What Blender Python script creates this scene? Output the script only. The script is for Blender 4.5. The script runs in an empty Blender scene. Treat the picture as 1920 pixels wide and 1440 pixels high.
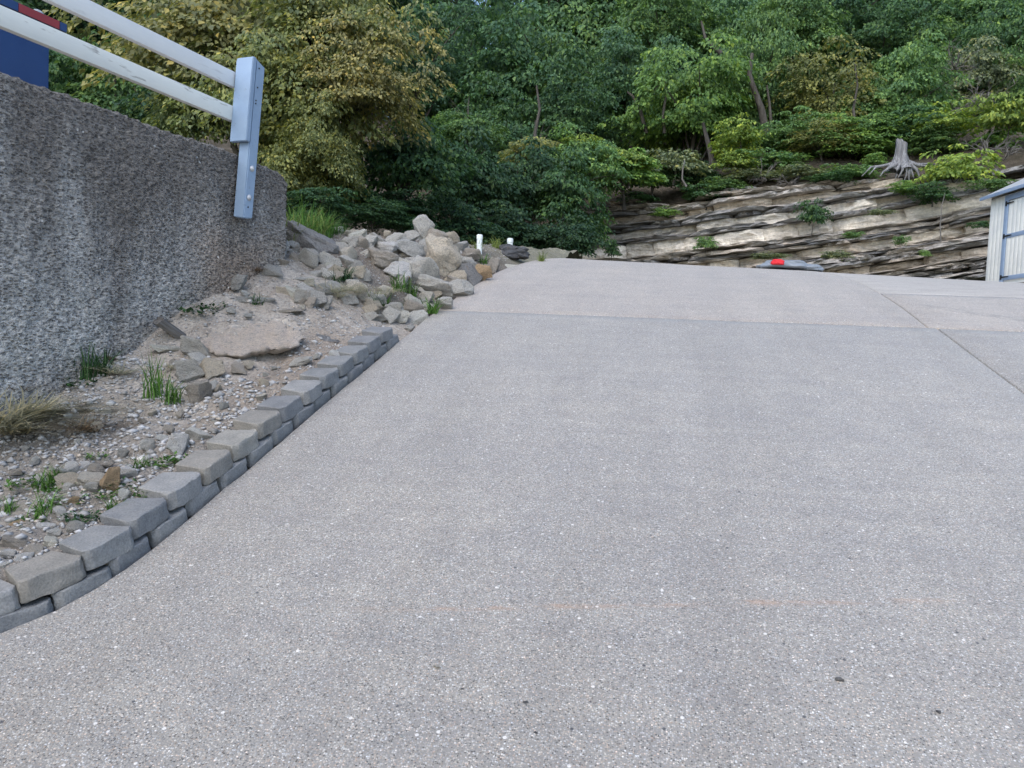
import bpy, bmesh, math, random
import numpy as np
from mathutils import Vector, Matrix, Euler, noise as mnoise

random.seed(7)
RNG = np.random.default_rng(11)
SC = bpy.context.scene
COL = SC.collection
R = math.radians

# ------------------------------------------------------------------ camera, sky, sun, exposure
F = 1440.0; ROLL = R(2.5); PITCH = R(-3.0); EYE = 1.5
cam_d = bpy.data.cameras.new('camera'); cam_d.sensor_width = 36; cam_d.lens = 27.0
cam_d.clip_end = 600; cam_d.clip_start = 0.05
cam = bpy.data.objects.new('camera', cam_d); COL.objects.link(cam)
cam.matrix_world = Matrix.Translation((0, 0, EYE)) @ Matrix.Rotation(R(90) + PITCH, 4, 'X') @ Matrix.Rotation(ROLL, 4, 'Z')
SC.camera = cam

SUN_EL = R(48); SUN_AZ = R(205)          # compass angle clockwise from +Y: behind the camera, a little left
world = bpy.data.worlds.new('World'); SC.world = world; world.use_nodes = True
wn = world.node_tree.nodes; wl = world.node_tree.links
sky = wn.new('ShaderNodeTexSky'); sky.sky_type = 'NISHITA'; sky.sun_disc = False
sky.sun_elevation = SUN_EL; sky.sun_rotation = SUN_AZ; sky.air_density = 1.0; sky.dust_density = 1.3; sky.ozone_density = 1.0
wl.new(sky.outputs[0], wn['Background'].inputs[0]); wn['Background'].inputs[1].default_value = 0.15
sun_d = bpy.data.lights.new('sun', 'SUN'); sun_d.energy = 1.2; sun_d.angle = R(60); sun_d.color = (1.0, 0.95, 0.88)
sun = bpy.data.objects.new('sun', sun_d); COL.objects.link(sun)
sd = Vector((math.sin(SUN_AZ) * math.cos(SUN_EL), math.cos(SUN_AZ) * math.cos(SUN_EL), math.sin(SUN_EL)))
sun.rotation_euler = sd.to_track_quat('Z', 'Y').to_euler()
SC.view_settings.view_transform = 'Standard'; SC.view_settings.look = 'None'
SC.view_settings.exposure = 1.0; SC.view_settings.gamma = 1.0
SC.cycles.max_bounces = 4; SC.cycles.diffuse_bounces = 3; SC.cycles.glossy_bounces = 2; SC.cycles.use_adaptive_sampling = True; SC.cycles.adaptive_threshold = .02
SC.cycles.use_denoising = True

# ------------------------------------------------------------------ the lie of the land
AZ = R(9.96); D = np.array([math.sin(AZ), math.cos(AZ)]); EV = np.array([math.cos(AZ), -math.sin(AZ)])
WAZ = R(21.1); WD = np.array([math.sin(WAZ), math.cos(WAZ)]); W0 = np.array([-1.804, 5.75])

def ray(px, py):
    a = (px - 960) / F; b = (720 - py) / F
    x = a * math.cos(ROLL) - b * math.sin(ROLL); z = b * math.cos(ROLL) + a * math.sin(ROLL)
    return np.array([x, math.cos(PITCH) - z * math.sin(PITCH), math.sin(PITCH) + z * math.cos(PITCH)])
def at(px, py, Y):
    r = ray(px, py); r = r * (Y / r[1]); r[2] += EYE; return r
def h(t):                                   # driveway profile
    t = np.asarray(t, float); tau = np.clip(t - 7, 0, 3.455)
    z = .2883 * np.minimum(t, 7) + .2883 * tau - .5 * .0545 * tau * tau
    return z + .1 * np.clip(t - 10.455, 0, 8.5)
def cross(u, t): return -.029 * np.clip(np.asarray(u) + 1.2, 0, 14) * sst(6.3, 10, np.asarray(t))
def ul(t):                                  # left edge of the driveway
    return np.interp(t, [0, 1.5, 1.96, 2.08, 2.28, 2.5, 6.0, 6.5, 7.2, 7.9, 8.4, 9.0, 10, 12, 20], [-3.4, -2.24, -1.87, -1.79, -1.72, -1.71, -1.71, -1.67, -1.61, -1.55, -1.47, -1.39, -1.2, -.7, 1.0])
T_EW = [-3, 1, 3.3, 4.3, 5.3, 5.7, 7.1, 7.9, 9, 10.5, 20]; V_EW = [1.9, 1.62, 1.46, 1.27, 1.07, 1.13, 1.25, .95, .8, .8, .8]
T_ZF = [-3, 1, 2.5, 3.3, 3.9, 4.43, 4.84, 5.3, 5.7, 6.3, 7.1, 7.9, 9, 10.5, 14, 20]
V_ZF = [-.9, .3, .72, 1.0, 1.26, 1.59, 1.79, 2.0, 2.15, 2.36, 2.47, 2.53, 2.6, 2.74, 3.1, 3.5]
def sst(a, b, x):
    x = np.clip((x - a) / (b - a), 0, 1); return x * x * (3 - 2 * x)
def bank(u, t):                             # ground left of the driveway
    u = np.asarray(u, float); t = np.asarray(t, float)
    e = ul(t) - u; ew = np.interp(t, T_EW, V_EW); zf = np.interp(t, T_ZF, V_ZF)
    hb = h(t) + .09 * (1 - sst(5.0, 5.45, t)) + 0.0
    s = np.clip((e - .17) / (ew - .17), 0, 1)
    z = hb + (zf - hb) * (s ** 1.1)
    z = np.where(t > 5.2, z + .10 * np.sin(np.pi * s) * sst(5.2, 6.2, t), z)
    z = np.where(e < .165, np.where(t < 5.18, h(t) - .1, h(t) + .0 - .06 * (1 - sst(0, .2, e))), z)
    plat = np.where(t < 5.45, 2.52, np.maximum(zf, 2.45))
    k = np.where(t < 5.45, sst(.06, .14, e - ew), sst(0, .9, e - ew))
    return z + (plat - z) * k * (e > ew)
def ut(x, y): return x * EV[0] + y * EV[1], x * D[0] + y * D[1]
def xy(u, t): return u * EV[0] + t * D[0], u * EV[1] + t * D[1]
def gz(x, y):
    u, t = ut(x, y); u = np.asarray(u); t = np.asarray(t)
    return np.where(u < ul(t), bank(u, t), h(t) + cross(u, t))
def hit(px, py, smax=40):
    r = ray(px, py); s = np.arange(1.2, smax, .01); P = r[None, :] * s[:, None]
    g = gz(P[:, 0], P[:, 1]); below = np.nonzero(P[:, 2] + EYE < g)[0]
    i = below[0] if len(below) else len(s) - 1
    p = P[i].copy(); p[2] = g[i]; return p

# ------------------------------------------------------------------ helpers
def mesh_np(name, V, Fc, mats=(), smooth=False, attr=None):
    V = np.asarray(V, np.float32); Fc = np.asarray(Fc, np.int32)
    me = bpy.data.meshes.new(name); k = Fc.shape[1]
    me.vertices.add(len(V)); me.vertices.foreach_set('co', V.ravel())
    me.loops.add(Fc.size); me.loops.foreach_set('vertex_index', Fc.ravel())
    me.polygons.add(len(Fc)); me.polygons.foreach_set('loop_start', np.arange(0, Fc.size, k, dtype=np.int32))
    me.polygons.foreach_set('loop_total', np.full(len(Fc), k, np.int32))
    me.update(calc_edges=True)
    if smooth: me.polygons.foreach_set('use_smooth', np.ones(len(Fc), bool))
    if attr is not None:
        for nm, arr in attr.items():
            a = me.color_attributes.new(nm, 'FLOAT_COLOR', 'POINT')
            a.data.foreach_set('color', np.asarray(arr, np.float32).ravel())
    for m in mats: me.materials.append(m)
    me.validate(); return me
def link(name, me, parent=None, label=None, cat=None, group=None, kind=None, color=None):
    o = bpy.data.objects.new(name, me); COL.objects.link(o)
    if parent is not None: o.parent = parent
    if label: o['label'] = label
    if cat: o['category'] = cat
    if group: o['group'] = group
    if kind: o['kind'] = kind
    if color is not None: o.color = (*color, 1)
    return o
def empty(name, loc=(0, 0, 0), rz=0, **kw):
    o = link(name, None, **kw); o.location = loc; o.rotation_euler = (0, 0, rz); o.empty_display_size = .1; return o
def bm_mesh(name, bm, mats, smooth=False, sharp=None):
    me = bpy.data.meshes.new(name); bm.to_mesh(me); bm.free()
    for m in mats: me.materials.append(m)
    if smooth or sharp: me.polygons.foreach_set('use_smooth', np.ones(len(me.polygons), bool))
    if sharp: me.set_sharp_from_angle(angle=R(sharp))
    return me
def box_bm(lo, hi, bev=0.004, bm=None, mat=None):
    bm = bm or bmesh.new(); lo = Vector(lo); hi = Vector(hi)
    M = Matrix.Translation((lo + hi) / 2) @ Matrix.Diagonal((*(hi - lo), 1))
    if mat is not None: M = mat @ M
    r = bmesh.ops.create_cube(bm, size=1, matrix=M)
    if bev:
        es = list({e for v in r['verts'] for e in v.link_edges})
        bmesh.ops.bevel(bm, geom=es, offset=bev, segments=2, affect='EDGES', profile=.5)
    return bm
def tube(pts, radii, n=7, cap=True):
    pts = np.asarray(pts, float); V = []; Fc = []
    ref = np.array([.31, .17, .93])
    for i, p in enumerate(pts):
        d = pts[min(i + 1, len(pts) - 1)] - pts[max(i - 1, 0)]; d = d / (np.linalg.norm(d) + 1e-9)
        a = np.cross(d, ref); a /= np.linalg.norm(a) + 1e-9; b = np.cross(d, a)
        for j in range(n):
            th = 2 * math.pi * j / n; V.append(p + radii[i] * (math.cos(th) * a + math.sin(th) * b))
        if i:
            for j in range(n):
                j2 = (j + 1) % n; A = (i - 1) * n; B = i * n
                Fc.append((A + j, A + j2, B + j2, B + j))
    return np.array(V), np.array(Fc)
def joined(parts):
    Vs = []; Fs = []; o = 0
    for V, Fc in parts:
        Vs.append(V); Fs.append(np.asarray(Fc) + o); o += len(V)
    return np.concatenate(Vs), np.concatenate(Fs)
def fbm(x, y, z, oct=3):
    return mnoise.fractal(Vector((x, y, z)), 1.0, 2.0, oct, noise_basis='PERLIN_ORIGINAL')

class Mat:
    def __init__(s, name, rough=.8, spec=.3):
        s.m = bpy.data.materials.new(name); s.m.use_nodes = True; s.t = s.m.node_tree
        s.b = s.t.nodes['Principled BSDF']; s.b.inputs['Roughness'].default_value = rough
        s.b.inputs['Specular IOR Level'].default_value = spec
    def n(s, typ, ins=None, **props):
        nd = s.t.nodes.new('ShaderNode' + typ)
        for k, v in props.items(): setattr(nd, k, v)
        for k, v in (ins or {}).items(): s.set(nd.inputs[k], v)
        return nd
    def set(s, sock, v):
        if isinstance(v, bpy.types.NodeSocket): s.t.links.new(v, sock)
        else:
            if isinstance(v, (tuple, list)) and sock.type == 'RGBA' and len(v) == 3: v = (*v, 1)
            sock.default_value = v
    def obj(s): return s.n('TexCoord').outputs['Object']
    def noise(s, vec, scale, detail=3, rough=.55, dist=0): return s.n('TexNoise', {'Vector': vec, 'Scale': scale, 'Detail': detail, 'Roughness': rough, 'Distortion': dist})
    def voro(s, vec, scale, feature='F1', rnd=1): return s.n('TexVoronoi', {'Vector': vec, 'Scale': scale, 'Randomness': rnd}, feature=feature)
    def ramp(s, fac, stops, interp='LINEAR'):
        r = s.n('ValToRGB', {'Fac': fac}); cr = r.color_ramp; cr.interpolation = interp
        while len(cr.elements) < len(stops): cr.elements.new(.5)
        for e, (p, c) in zip(cr.elements, stops): e.position = p; e.color = (*c, 1) if len(c) == 3 else c
        return r.outputs[0]
    def ma(s, op, a, b=0.5, c=None, clamp=False):
        nd = s.n('Math', operation=op, use_clamp=clamp); s.set(nd.inputs[0], a); s.set(nd.inputs[1], b)
        if c is not None: s.set(nd.inputs[2], c)
        return nd.outputs[0]
    def mix(s, fac, a, b, mode='MIX'):
        nd = s.n('Mix', data_type='RGBA', blend_type=mode); s.set(nd.inputs[0], fac); s.set(nd.inputs[6], a); s.set(nd.inputs[7], b)
        return nd.outputs[2]
    def mrange(s, v, a, b, c=0., d=1., smooth=True):
        return s.n('MapRange', {'Value': v, 'From Min': a, 'From Max': b, 'To Min': c, 'To Max': d}, interpolation_type='SMOOTHSTEP' if smooth else 'LINEAR').outputs[0]
    def bump(s, hgt, strength=.5, dist=.01, normal=None):
        ins = {'Height': hgt, 'Strength': strength, 'Distance': dist}
        if normal is not None: ins['Normal'] = normal
        return s.n('Bump', ins).outputs[0]
    def sep(s, v): return s.n('SeparateXYZ', {0: v}).outputs
    def out(s, col=None, normal=None, rough=None):
        if col is not None: s.set(s.b.inputs['Base Color'], col)
        if normal is not None: s.set(s.b.inputs['Normal'], normal)
        if rough is not None: s.set(s.b.inputs['Roughness'], rough)
        return s.m

# ------------------------------------------------------------------ materials
def aggregate(name, tint, white, scale=125, broom=False):
    m = Mat(name, .6, .45); o = m.obj(); m.b.inputs['Sheen Weight'].default_value = .22; m.b.inputs['Sheen Roughness'].default_value = .6
    v = m.voro(o, scale); rnd = m.sep(v.outputs['Color'])[0]
    g = tint
    chips = m.ramp(rnd, [(0, tuple(c * .14 for c in g)), (.18, tuple(c * .55 for c in g)), (.42, tuple(c * .9 for c in g)), (.75, tuple(c * 1.12 for c in g)), (.9, (.46, .45, .42)), (.97, white), (1, (.72, .71, .68))])
    mortar = m.mrange(v.outputs['Distance'], .62, .40)
    hue = m.ramp(m.sep(v.outputs['Color'])[1], [(0, (.90, .96, 1.05)), (.4, (1, 1, 1)), (.65, (1.03, .99, .93)), (.88, (1.10, .97, .86)), (1, (1.2, .92, .75))])
    chips = m.mix(.8, chips, hue, 'MULTIPLY')
    col = m.mix(mortar, tuple(c * .72 for c in g), chips)
    v2 = m.voro(o, 60); big = m.ma('GREATER_THAN', m.sep(v2.outputs['Color'])[0], .982)
    bigm = m.ma('MULTIPLY', big, m.mrange(v2.outputs['Distance'], .38, .25))
    col = m.mix(m.ma('MULTIPLY', bigm, .8), col, (.72, .7, .66))
    v3 = m.voro(o, 50); dk = m.ma('MULTIPLY', m.ma('GREATER_THAN', m.sep(v3.outputs['Color'])[1], .985), m.mrange(v3.outputs['Distance'], .3, .18))
    col = m.mix(dk, col, (.05, .05, .055))
    n1 = m.noise(o, .9, 3, .6); n2 = m.noise(o, 4.5, 2, .6)
    col = m.mix(1.0, col, m.ramp(n1.outputs[0], [(.3, (.95, .95, .96)), (.5, (1, 1, 1)), (.72, (1.06, 1.05, 1.03))]), 'MULTIPLY')
    col = m.mix(1.0, col, m.ramp(n2.outputs[0], [(.3, (.93, .93, .95)), (.7, (1.06, 1.05, 1.04))]), 'MULTIPLY')
    bands = m.noise(m.n('Mapping', {0: o, 3: (.5, 6, 1)}).outputs[0], 2.0, 3, .6).outputs[0]
    col = m.mix(1.0, col, m.ramp(bands, [(.35, (.955, .955, .96)), (.65, (1.04, 1.04, 1.035))]), 'MULTIPLY')
    tr_ = m.noise(m.n('Mapping', {0: o, 3: (3.2, .22, 1)}).outputs[0], 1.3, 3, .6).outputs[0]
    col = m.mix(1.0, col, m.ramp(tr_, [(.32, (.93, .925, .92)), (.5, (1, 1, 1)), (.68, (1.04, 1.04, 1.04))]), 'MULTIPLY')
    s = m.sep(o)
    # rust line across the lower slab and tyre mark on the far one (local x across, local y up the slope)
    w = m.noise(m.n('Mapping', {0: o, 3: (2.2, 9, 1)}).outputs[0], 1.6, 4, .7)
    line = m.ma('ABSOLUTE', m.ma('SUBTRACT', s[1], m.ma('ADD', m.ma('ADD', 2.41, m.ma('MULTIPLY', s[0], .193)), m.ma('MULTIPLY', m.ma('SUBTRACT', w.outputs[0], .5), .05))))
    rl = m.ma('MULTIPLY', m.mrange(line, .022, .0), m.mrange(w.outputs[0], .40, .66))
    xs = m.ma('MULTIPLY', m.mrange(s[0], -1.0, -.6), m.mrange(s[0], 1.1, .8))
    col = m.mix(m.ma('MULTIPLY', m.ma('MULTIPLY', rl, xs), .45), col, (.42, .24, .13))
    sp = m.noise(o, 5.0, 3, .6); spm = m.ma('MULTIPLY', m.mrange(sp.outputs[0], .70, .78), m.mrange(s[1], 2.7, 2.2))
    col = m.mix(m.ma('MULTIPLY', spm, .4), col, (.40, .25, .15))
    ty = m.ma('ABSOLUTE', m.ma('SUBTRACT', s[1], m.ma('ADD', 7.03, m.ma('MULTIPLY', m.ma('SUBTRACT', s[0], 1.88), -.71))))
    tm = m.ma('MULTIPLY', m.mrange(ty, .10, .03), m.ma('MULTIPLY', m.mrange(s[0], 2.0, 2.5), m.mrange(m.noise(o, 14).outputs[0], .35, .6)))
    col = m.mix(m.ma('MULTIPLY', tm, .5), col, (.13, .12, .11))
    vb = m.voro(o, scale)
    return m.out(col, m.bump(m.ma('MULTIPLY', vb.outputs['Distance'], -1.0), .45, .005))
M_AGG = aggregate('exposed_aggregate', (.330, .312, .280), (.55, .535, .505), 192)
M_AGG2 = aggregate('exposed_aggregate_upper', (.388, .348, .302), (.60, .56, .52), 192)

def plain_concrete():
    m = Mat('plain_concrete', .85, .25); o = m.obj()
    n = m.noise(m.n('Mapping', {0: o, 3: (1, 3.5, 1)}).outputs[0], 2.2, 5, .65); g = m.noise(o, 90, 2)
    col = m.ramp(n.outputs[0], [(.3, (.29, .275, .25)), (.55, (.37, .35, .32)), (.75, (.42, .40, .37))])
    col = m.mix(.25, col, m.ramp(g.outputs[0], [(.35, (.22, .21, .2)), (.65, (.62, .6, .58))]))
    return m.out(col, m.bump(g.outputs[0], .2, .003))
M_CONC = plain_concrete()

def joint_mat():
    m = Mat('joint_filler', .95, .1); o = m.obj()
    return m.out(m.ramp(m.noise(o, 40).outputs[0], [(.35, (.03, .027, .025)), (.65, (.09, .08, .07))]))
M_JOINT = joint_mat()

def wall_mat():
    m = Mat('pebbled_concrete', .95, .15); o = m.obj(); s = m.sep(o)     # local y along the wall, z up
    st = m.n('Mapping', {0: o, 3: (1, 1.5, .22)}).outputs[0]
    big = m.noise(st, 1.7, 5, .62, .3).outputs[0]; fine = m.noise(o, 95, 3, .7).outputs[0]; mid = m.noise(m.n('Mapping', {0: o, 3: (1, .62, 1.35)}).outputs[0], 58, 3, .65).outputs[0]
    # weathering crust runs down from the coping in tongues
    depth = m.ma('SUBTRACT', 2.72, s[2])
    tongue = m.ma('ADD', depth, m.ma('MULTIPLY', m.ma('SUBTRACT', big, .5), -2.3))
    crust = m.mrange(tongue, 1.25, .1)
    base = m.ramp(m.noise(o, 1.3, 4, .6).outputs[0], [(.32, (.40, .395, .38)), (.55, (.50, .495, .475)), (.75, (.58, .575, .555))])
    col = m.mix(m.ma('MULTIPLY', crust, .78), base, (.14, .122, .108))
    tanp = m.ma('MULTIPLY', m.mrange(m.ma('ABSOLUTE', m.ma('ADD', s[1], .42)), .55, .1), m.mrange(m.ma('ADD', s[2], m.ma('MULTIPLY', m.ma('SUBTRACT', big, .5), 1.0)), 2.3, 1.95))
    col = m.mix(m.ma('MULTIPLY', tanp, .65), col, (.37, .275, .205))
    foot = m.mrange(m.ma('ADD', s[2], m.ma('MULTIPLY', s[1], -.55)), 2.35, 2.12)
    col = m.mix(m.ma('MULTIPLY', foot, .3), col, (.30, .24, .19))
    v = m.voro(m.n('Mapping', {0: o, 3: (1, .75, 1.25)}).outputs[0], 60); vr = m.sep(v.outputs['Color'])
    pits = m.mrange(m.ma('ADD', mid, m.ma('MULTIPLY', fine, .5)), .60, .86)
    col = m.mix(1.0, col, m.ramp(pits, [(0, (.62, .62, .63)), (.4, (.96, .96, .96)), (1, (1.22, 1.21, 1.2))]), 'MULTIPLY')
    col = m.mix(1.0, col, m.ramp(vr[0], [(0, (.8, .8, .81)), (.6, (1, 1, 1)), (1, (1.22, 1.21, 1.19))]), 'MULTIPLY')
    pv = m.voro(m.n('Mapping', {0: o, 3: (1, .6, 1.25)}).outputs[0], 62); pm = m.ma('MULTIPLY', m.ma('GREATER_THAN', m.sep(pv.outputs['Color'])[1], .42), m.mrange(pv.outputs['Distance'], .46, .24))
    col = m.mix(m.ma('MULTIPLY', pm, .48), col, (.10, .095, .09))
    wv = m.voro(o, 26); w = m.ma('MULTIPLY', m.ma('GREATER_THAN', m.sep(wv.outputs['Color'])[0], .975), m.mrange(wv.outputs['Distance'], .25, .15))
    col = m.mix(w, col, (.72, .7, .66))
    hg = m.ma('ADD', m.ma('MULTIPLY', mid, 1.0), m.ma('ADD', m.ma('MULTIPLY', fine, .45), m.ma('ADD', m.ma('MULTIPLY', v.outputs['Distance'], -.4), m.ma('MULTIPLY', pm, -.8))))
    return m.out(col, m.bump(hg, 1.0, .022))
M_WALL = wall_mat()

def block_mat():
    m = Mat('cast_block', .88, .25); oi = m.n('ObjectInfo'); o = m.n('VectorMath', {0: m.obj(), 1: oi.outputs['Location']}, operation='ADD').outputs[0]
    n = m.noise(o, 9, 4, .6).outputs[0]; g = m.noise(o, 140, 2, .6).outputs[0]
    col = m.mix(1, oi.outputs['Color'], m.ramp(n, [(.3, (.78, .79, .8)), (.55, (1, 1, 1)), (.78, (1.22, 1.18, 1.12))]), 'MULTIPLY')
    col = m.mix(1, col, m.ramp(g, [(.3, (.78, .78, .78)), (.65, (1.12, 1.12, 1.12))]), 'MULTIPLY')
    return m.out(col, m.bump(m.ma('ADD', g, m.ma('MULTIPLY', n, 2)), .5, .005))
M_BLOCK = block_mat()

def rock_mat():
    m = Mat('limestone', .9, .25); oi = m.n('ObjectInfo'); o = m.n('VectorMath', {0: m.n('VectorMath', {0: m.obj(), 1: (3, 3, 3)}, operation='MULTIPLY').outputs[0], 1: oi.outputs['Location']}, operation='ADD').outputs[0]
    n = m.noise(o, 1.6, 6, .68, .4).outputs[0]; n2 = m.noise(o, 6.5, 6, .72).outputs[0]; f = m.noise(o, 26, 3, .7).outputs[0]
    col = m.mix(1, oi.outputs['Color'], m.ramp(n2, [(.30, (.5, .5, .52)), (.46, (.95, .95, .95)), (.68, (1.3, 1.29, 1.26))]), 'MULTIPLY')
    col = m.mix(m.mrange(n, .54, .72, 0, .45), col, (.42, .30, .20))
    col = m.mix(m.mrange(n, .42, .28, 0, .45), col, (.20, .20, .21))
    col = m.mix(1, col, m.ramp(f, [(.3, (.75, .75, .75)), (.65, (1.15, 1.15, 1.15))]), 'MULTIPLY')
    return m.out(col, m.bump(m.ma('ADD', n2, m.ma('MULTIPLY', f, .4)), .8, .12))
M_ROCK = rock_mat()

def soil_mat():
    m = Mat('bank_soil', .95, .1); o = m.obj(); s = m.sep(o)          # local x across, y up the slope
    n = m.noise(o, 2.2, 5, .65).outputs[0]; f = m.noise(o, 55, 4, .75).outputs[0]; k = m.noise(o, 14, 4, .7).outputs[0]
    col = m.ramp(n, [(.3, (.29, .255, .22)), (.5, (.41, .37, .325)), (.7, (.49, .45, .40))])
    col = m.mix(1, col, m.ramp(k, [(.3, (.72, .71, .70)), (.5, (1, 1, 1)), (.7, (1.12, 1.12, 1.12))]), 'MULTIPLY')
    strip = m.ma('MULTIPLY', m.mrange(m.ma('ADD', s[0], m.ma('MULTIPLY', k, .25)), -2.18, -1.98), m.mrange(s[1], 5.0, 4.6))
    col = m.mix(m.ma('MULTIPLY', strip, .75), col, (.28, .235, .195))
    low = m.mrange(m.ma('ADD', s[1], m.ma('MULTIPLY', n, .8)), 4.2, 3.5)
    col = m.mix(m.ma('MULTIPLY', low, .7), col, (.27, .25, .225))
    far = m.mrange(s[1], 7.5, 9.0); col = m.mix(m.ma('MULTIPLY', far, .6), col, (.12, .13, .07))
    pile = m.ma('MULTIPLY', m.mrange(m.ma('ADD', s[1], m.ma('MULTIPLY', s[0], -.35)), 6.25, 6.75), m.mrange(s[1], 9.2, 8.2))  # soil colour darkened under the rock pile, painting in shade between the stones
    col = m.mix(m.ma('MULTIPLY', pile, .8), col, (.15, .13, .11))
    col = m.mix(1, col, m.ramp(f, [(.3, (.62, .62, .63)), (.5, (1, 1, 1)), (.72, (1.35, 1.34, 1.32))]), 'MULTIPLY')
    v = m.voro(o, 75); ch = m.ma('MULTIPLY', m.ma('GREATER_THAN', m.sep(v.outputs['Color'])[0], .8), m.mrange(v.outputs['Distance'], .5, .3))
    col = m.mix(m.ma('MULTIPLY', ch, .5), col, (.55, .51, .47))
    return m.out(col, m.bump(m.ma('ADD', m.ma('ADD', k, m.ma('MULTIPLY', f, .6)), m.ma('MULTIPLY', ch, .3)), 1.0, .03))
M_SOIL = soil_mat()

def ground_mat(name, a, b, c, sc=1.2):
    m = Mat(name, .95, .1); o = m.obj()
    n = m.noise(o, sc, 6, .7).outputs[0]; f = m.noise(o, sc * 14, 4, .75).outputs[0]
    col = m.mix(1, m.ramp(n, [(.3, a), (.52, b), (.72, c)]), m.ramp(f, [(.3, (.6, .6, .6)), (.68, (1.4, 1.4, 1.4))]), 'MULTIPLY')
    return m.out(col, m.bump(m.ma('ADD', n, f), .9, .08))
M_GROUND = ground_mat('ground_soil', (.05, .06, .03), (.10, .10, .06), (.05, .08, .03))
M_HILL = ground_mat('leaf_litter', (.045, .042, .03), (.10, .085, .065), (.17, .145, .12), 1.6)

def pebble_mat():
    m = Mat('pebbles', .9, .2); g = m.n('NewGeometry'); r = g.outputs['Random Per Island']
    col = m.ramp(r, [(0, (.20, .19, .175)), (.25, (.33, .325, .32)), (.6, (.42, .42, .42)), (.82, (.52, .525, .53)), (.94, (.42, .36, .29)), (1, (.66, .66, .66))])
    col = m.mix(1, col, m.ramp(m.noise(m.obj(), 60).outputs[0], [(.3, (.75, .75, .75)), (.7, (1.15, 1.15, 1.15))]), 'MULTIPLY')
    return m.out(col)
M_PEB = pebble_mat()

def leaf_mat(name, trans=.35, varh=.04):
    m = Mat(name, .55, .3); oi = m.n('ObjectInfo'); r = m.n('NewGeometry').outputs['Random Per Island']; o = m.obj()
    n = m.noise(m.n('VectorMath', {0: o, 1: oi.outputs['Location']}, operation='ADD').outputs[0], 2.3, 2).outputs[0]
    col = m.mix(1, oi.outputs['Color'], m.ramp(r, [(0, (.45, .52, .55)), (.5, (1, 1, 1)), (.85, (1.35, 1.28, 1.05)), (1, (1.9, 1.5, .95))]), 'MULTIPLY')
    col = m.mix(1, col, m.ramp(n, [(.3, (.72, .8, .9)), (.5, (1, 1, 1)), (.7, (1.3, 1.22, .95))]), 'MULTIPLY')
    m.set(m.b.inputs['Base Color'], col)
    tr = m.n('BsdfTranslucent', {'Color': m.mix(1, col, (1.25, 1.3, .7), 'MULTIPLY')})
    mx = m.n('MixShader', {0: trans, 1: m.b.outputs[0], 2: tr.outputs[0]})
    m.t.links.new(mx.outputs[0], m.t.nodes['Material Output'].inputs[0]); return m.m
M_LEAF = leaf_mat('leaf')
def bark_mat(name='bark', a=(.06, .05, .042), b=(.14, .12, .105), c=(.24, .22, .2), sc=9, st=.25):
    m = Mat(name, .9, .15); o = m.n('Mapping', {0: m.obj(), 3: (1, 1, st)}).outputs[0]
    n = m.noise(o, sc, 5, .7).outputs[0]
    return m.out(m.ramp(n, [(.3, a), (.5, b), (.72, c)]), m.bump(n, .8, .03))
M_BARK = bark_mat('bark', (.03, .027, .024), (.075, .068, .06), (.13, .12, .11))
M_GREYWOOD = bark_mat('weathered_wood', (.07, .07, .075), (.19, .192, .2), (.36, .365, .37), 17, .12)
M_TWIG = bark_mat('dead_twig', (.075, .07, .066), (.15, .14, .13), (.24, .225, .21))
M_LOG = bark_mat('old_log', (.05, .047, .045), (.15, .145, .14), (.30, .29, .28))

def paint(name, col, dirt=(.25, .24, .22), amt=.5, rough=.5, scale=6, stretch=(1, 1, 1)):
    m = Mat(name, rough, .4); o = m.n('Mapping', {0: m.obj(), 3: stretch}).outputs[0]
    n = m.noise(o, scale, 6, .7).outputs[0]; f = m.noise(o, scale * 8, 3, .6).outputs[0]
    c = m.mix(1, col, m.ramp(n, [(.3, (.86, .87, .89)), (.6, (1.03, 1.03, 1.02))]), 'MULTIPLY')
    c = m.mix(m.ma('MULTIPLY', m.mrange(f, .60, .74), amt), c, dirt)
    return m.out(c, m.bump(f, .15, .003))
M_POST = paint('blue_grey_paint', (.25, .345, .475), (.12, .14, .17), .4, .45, 5)
M_RAIL = paint('weathered_white_paint', (.80, .80, .74), (.25, .23, .20), .8, .6, 5, (1, .15, 1))
M_RAIL2 = paint('white_paint', (.80, .80, .78), (.35, .34, .32), .35, .55, 4, (1, .15, 1))
M_STEEL = paint('galvanised', (.5, .52, .55), (.2, .2, .2), .3, .35, 30)
M_BLUE = paint('navy_paint', (.018, .055, .17), (.05, .08, .14), .5, .45, 3)
M_NAVY = paint('dark_navy', (.012, .022, .06), (.05, .05, .06), .3, .4, 8)
M_RED = paint('red_paint', (.30, .035, .04), (.1, .03, .03), .3, .45, 8)
M_SHED = paint('shed_white', (.80, .80, .75), (.5, .49, .45), .3, .6, 3)
M_TRIM = paint('shed_trim_blue', (.27, .36, .50), (.14, .17, .2), .3, .5, 5)
M_BLACK = paint('black_iron', (.012, .012, .013), (.03, .03, .03), .3, .5, 20)
M_PVC = paint('pvc_white', (.74, .78, .76), (.4, .4, .36), .3, .35, 8)
M_TARP = paint('grey_plastic', (.23, .26, .30), (.12, .14, .17), .8, .3, 7)
M_REDCLOTH = paint('red_cloth', (.62, .02, .03), (.3, .01, .015), .4, .7, 20)
def clear_mat():
    m = Mat('clear_plastic', .15, .5); m.b.inputs['Base Color'].default_value = (.75, .78, .8, 1)
    m.b.inputs['Transmission Weight'].default_value = .6; return m.m
M_CLEAR = clear_mat()
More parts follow.
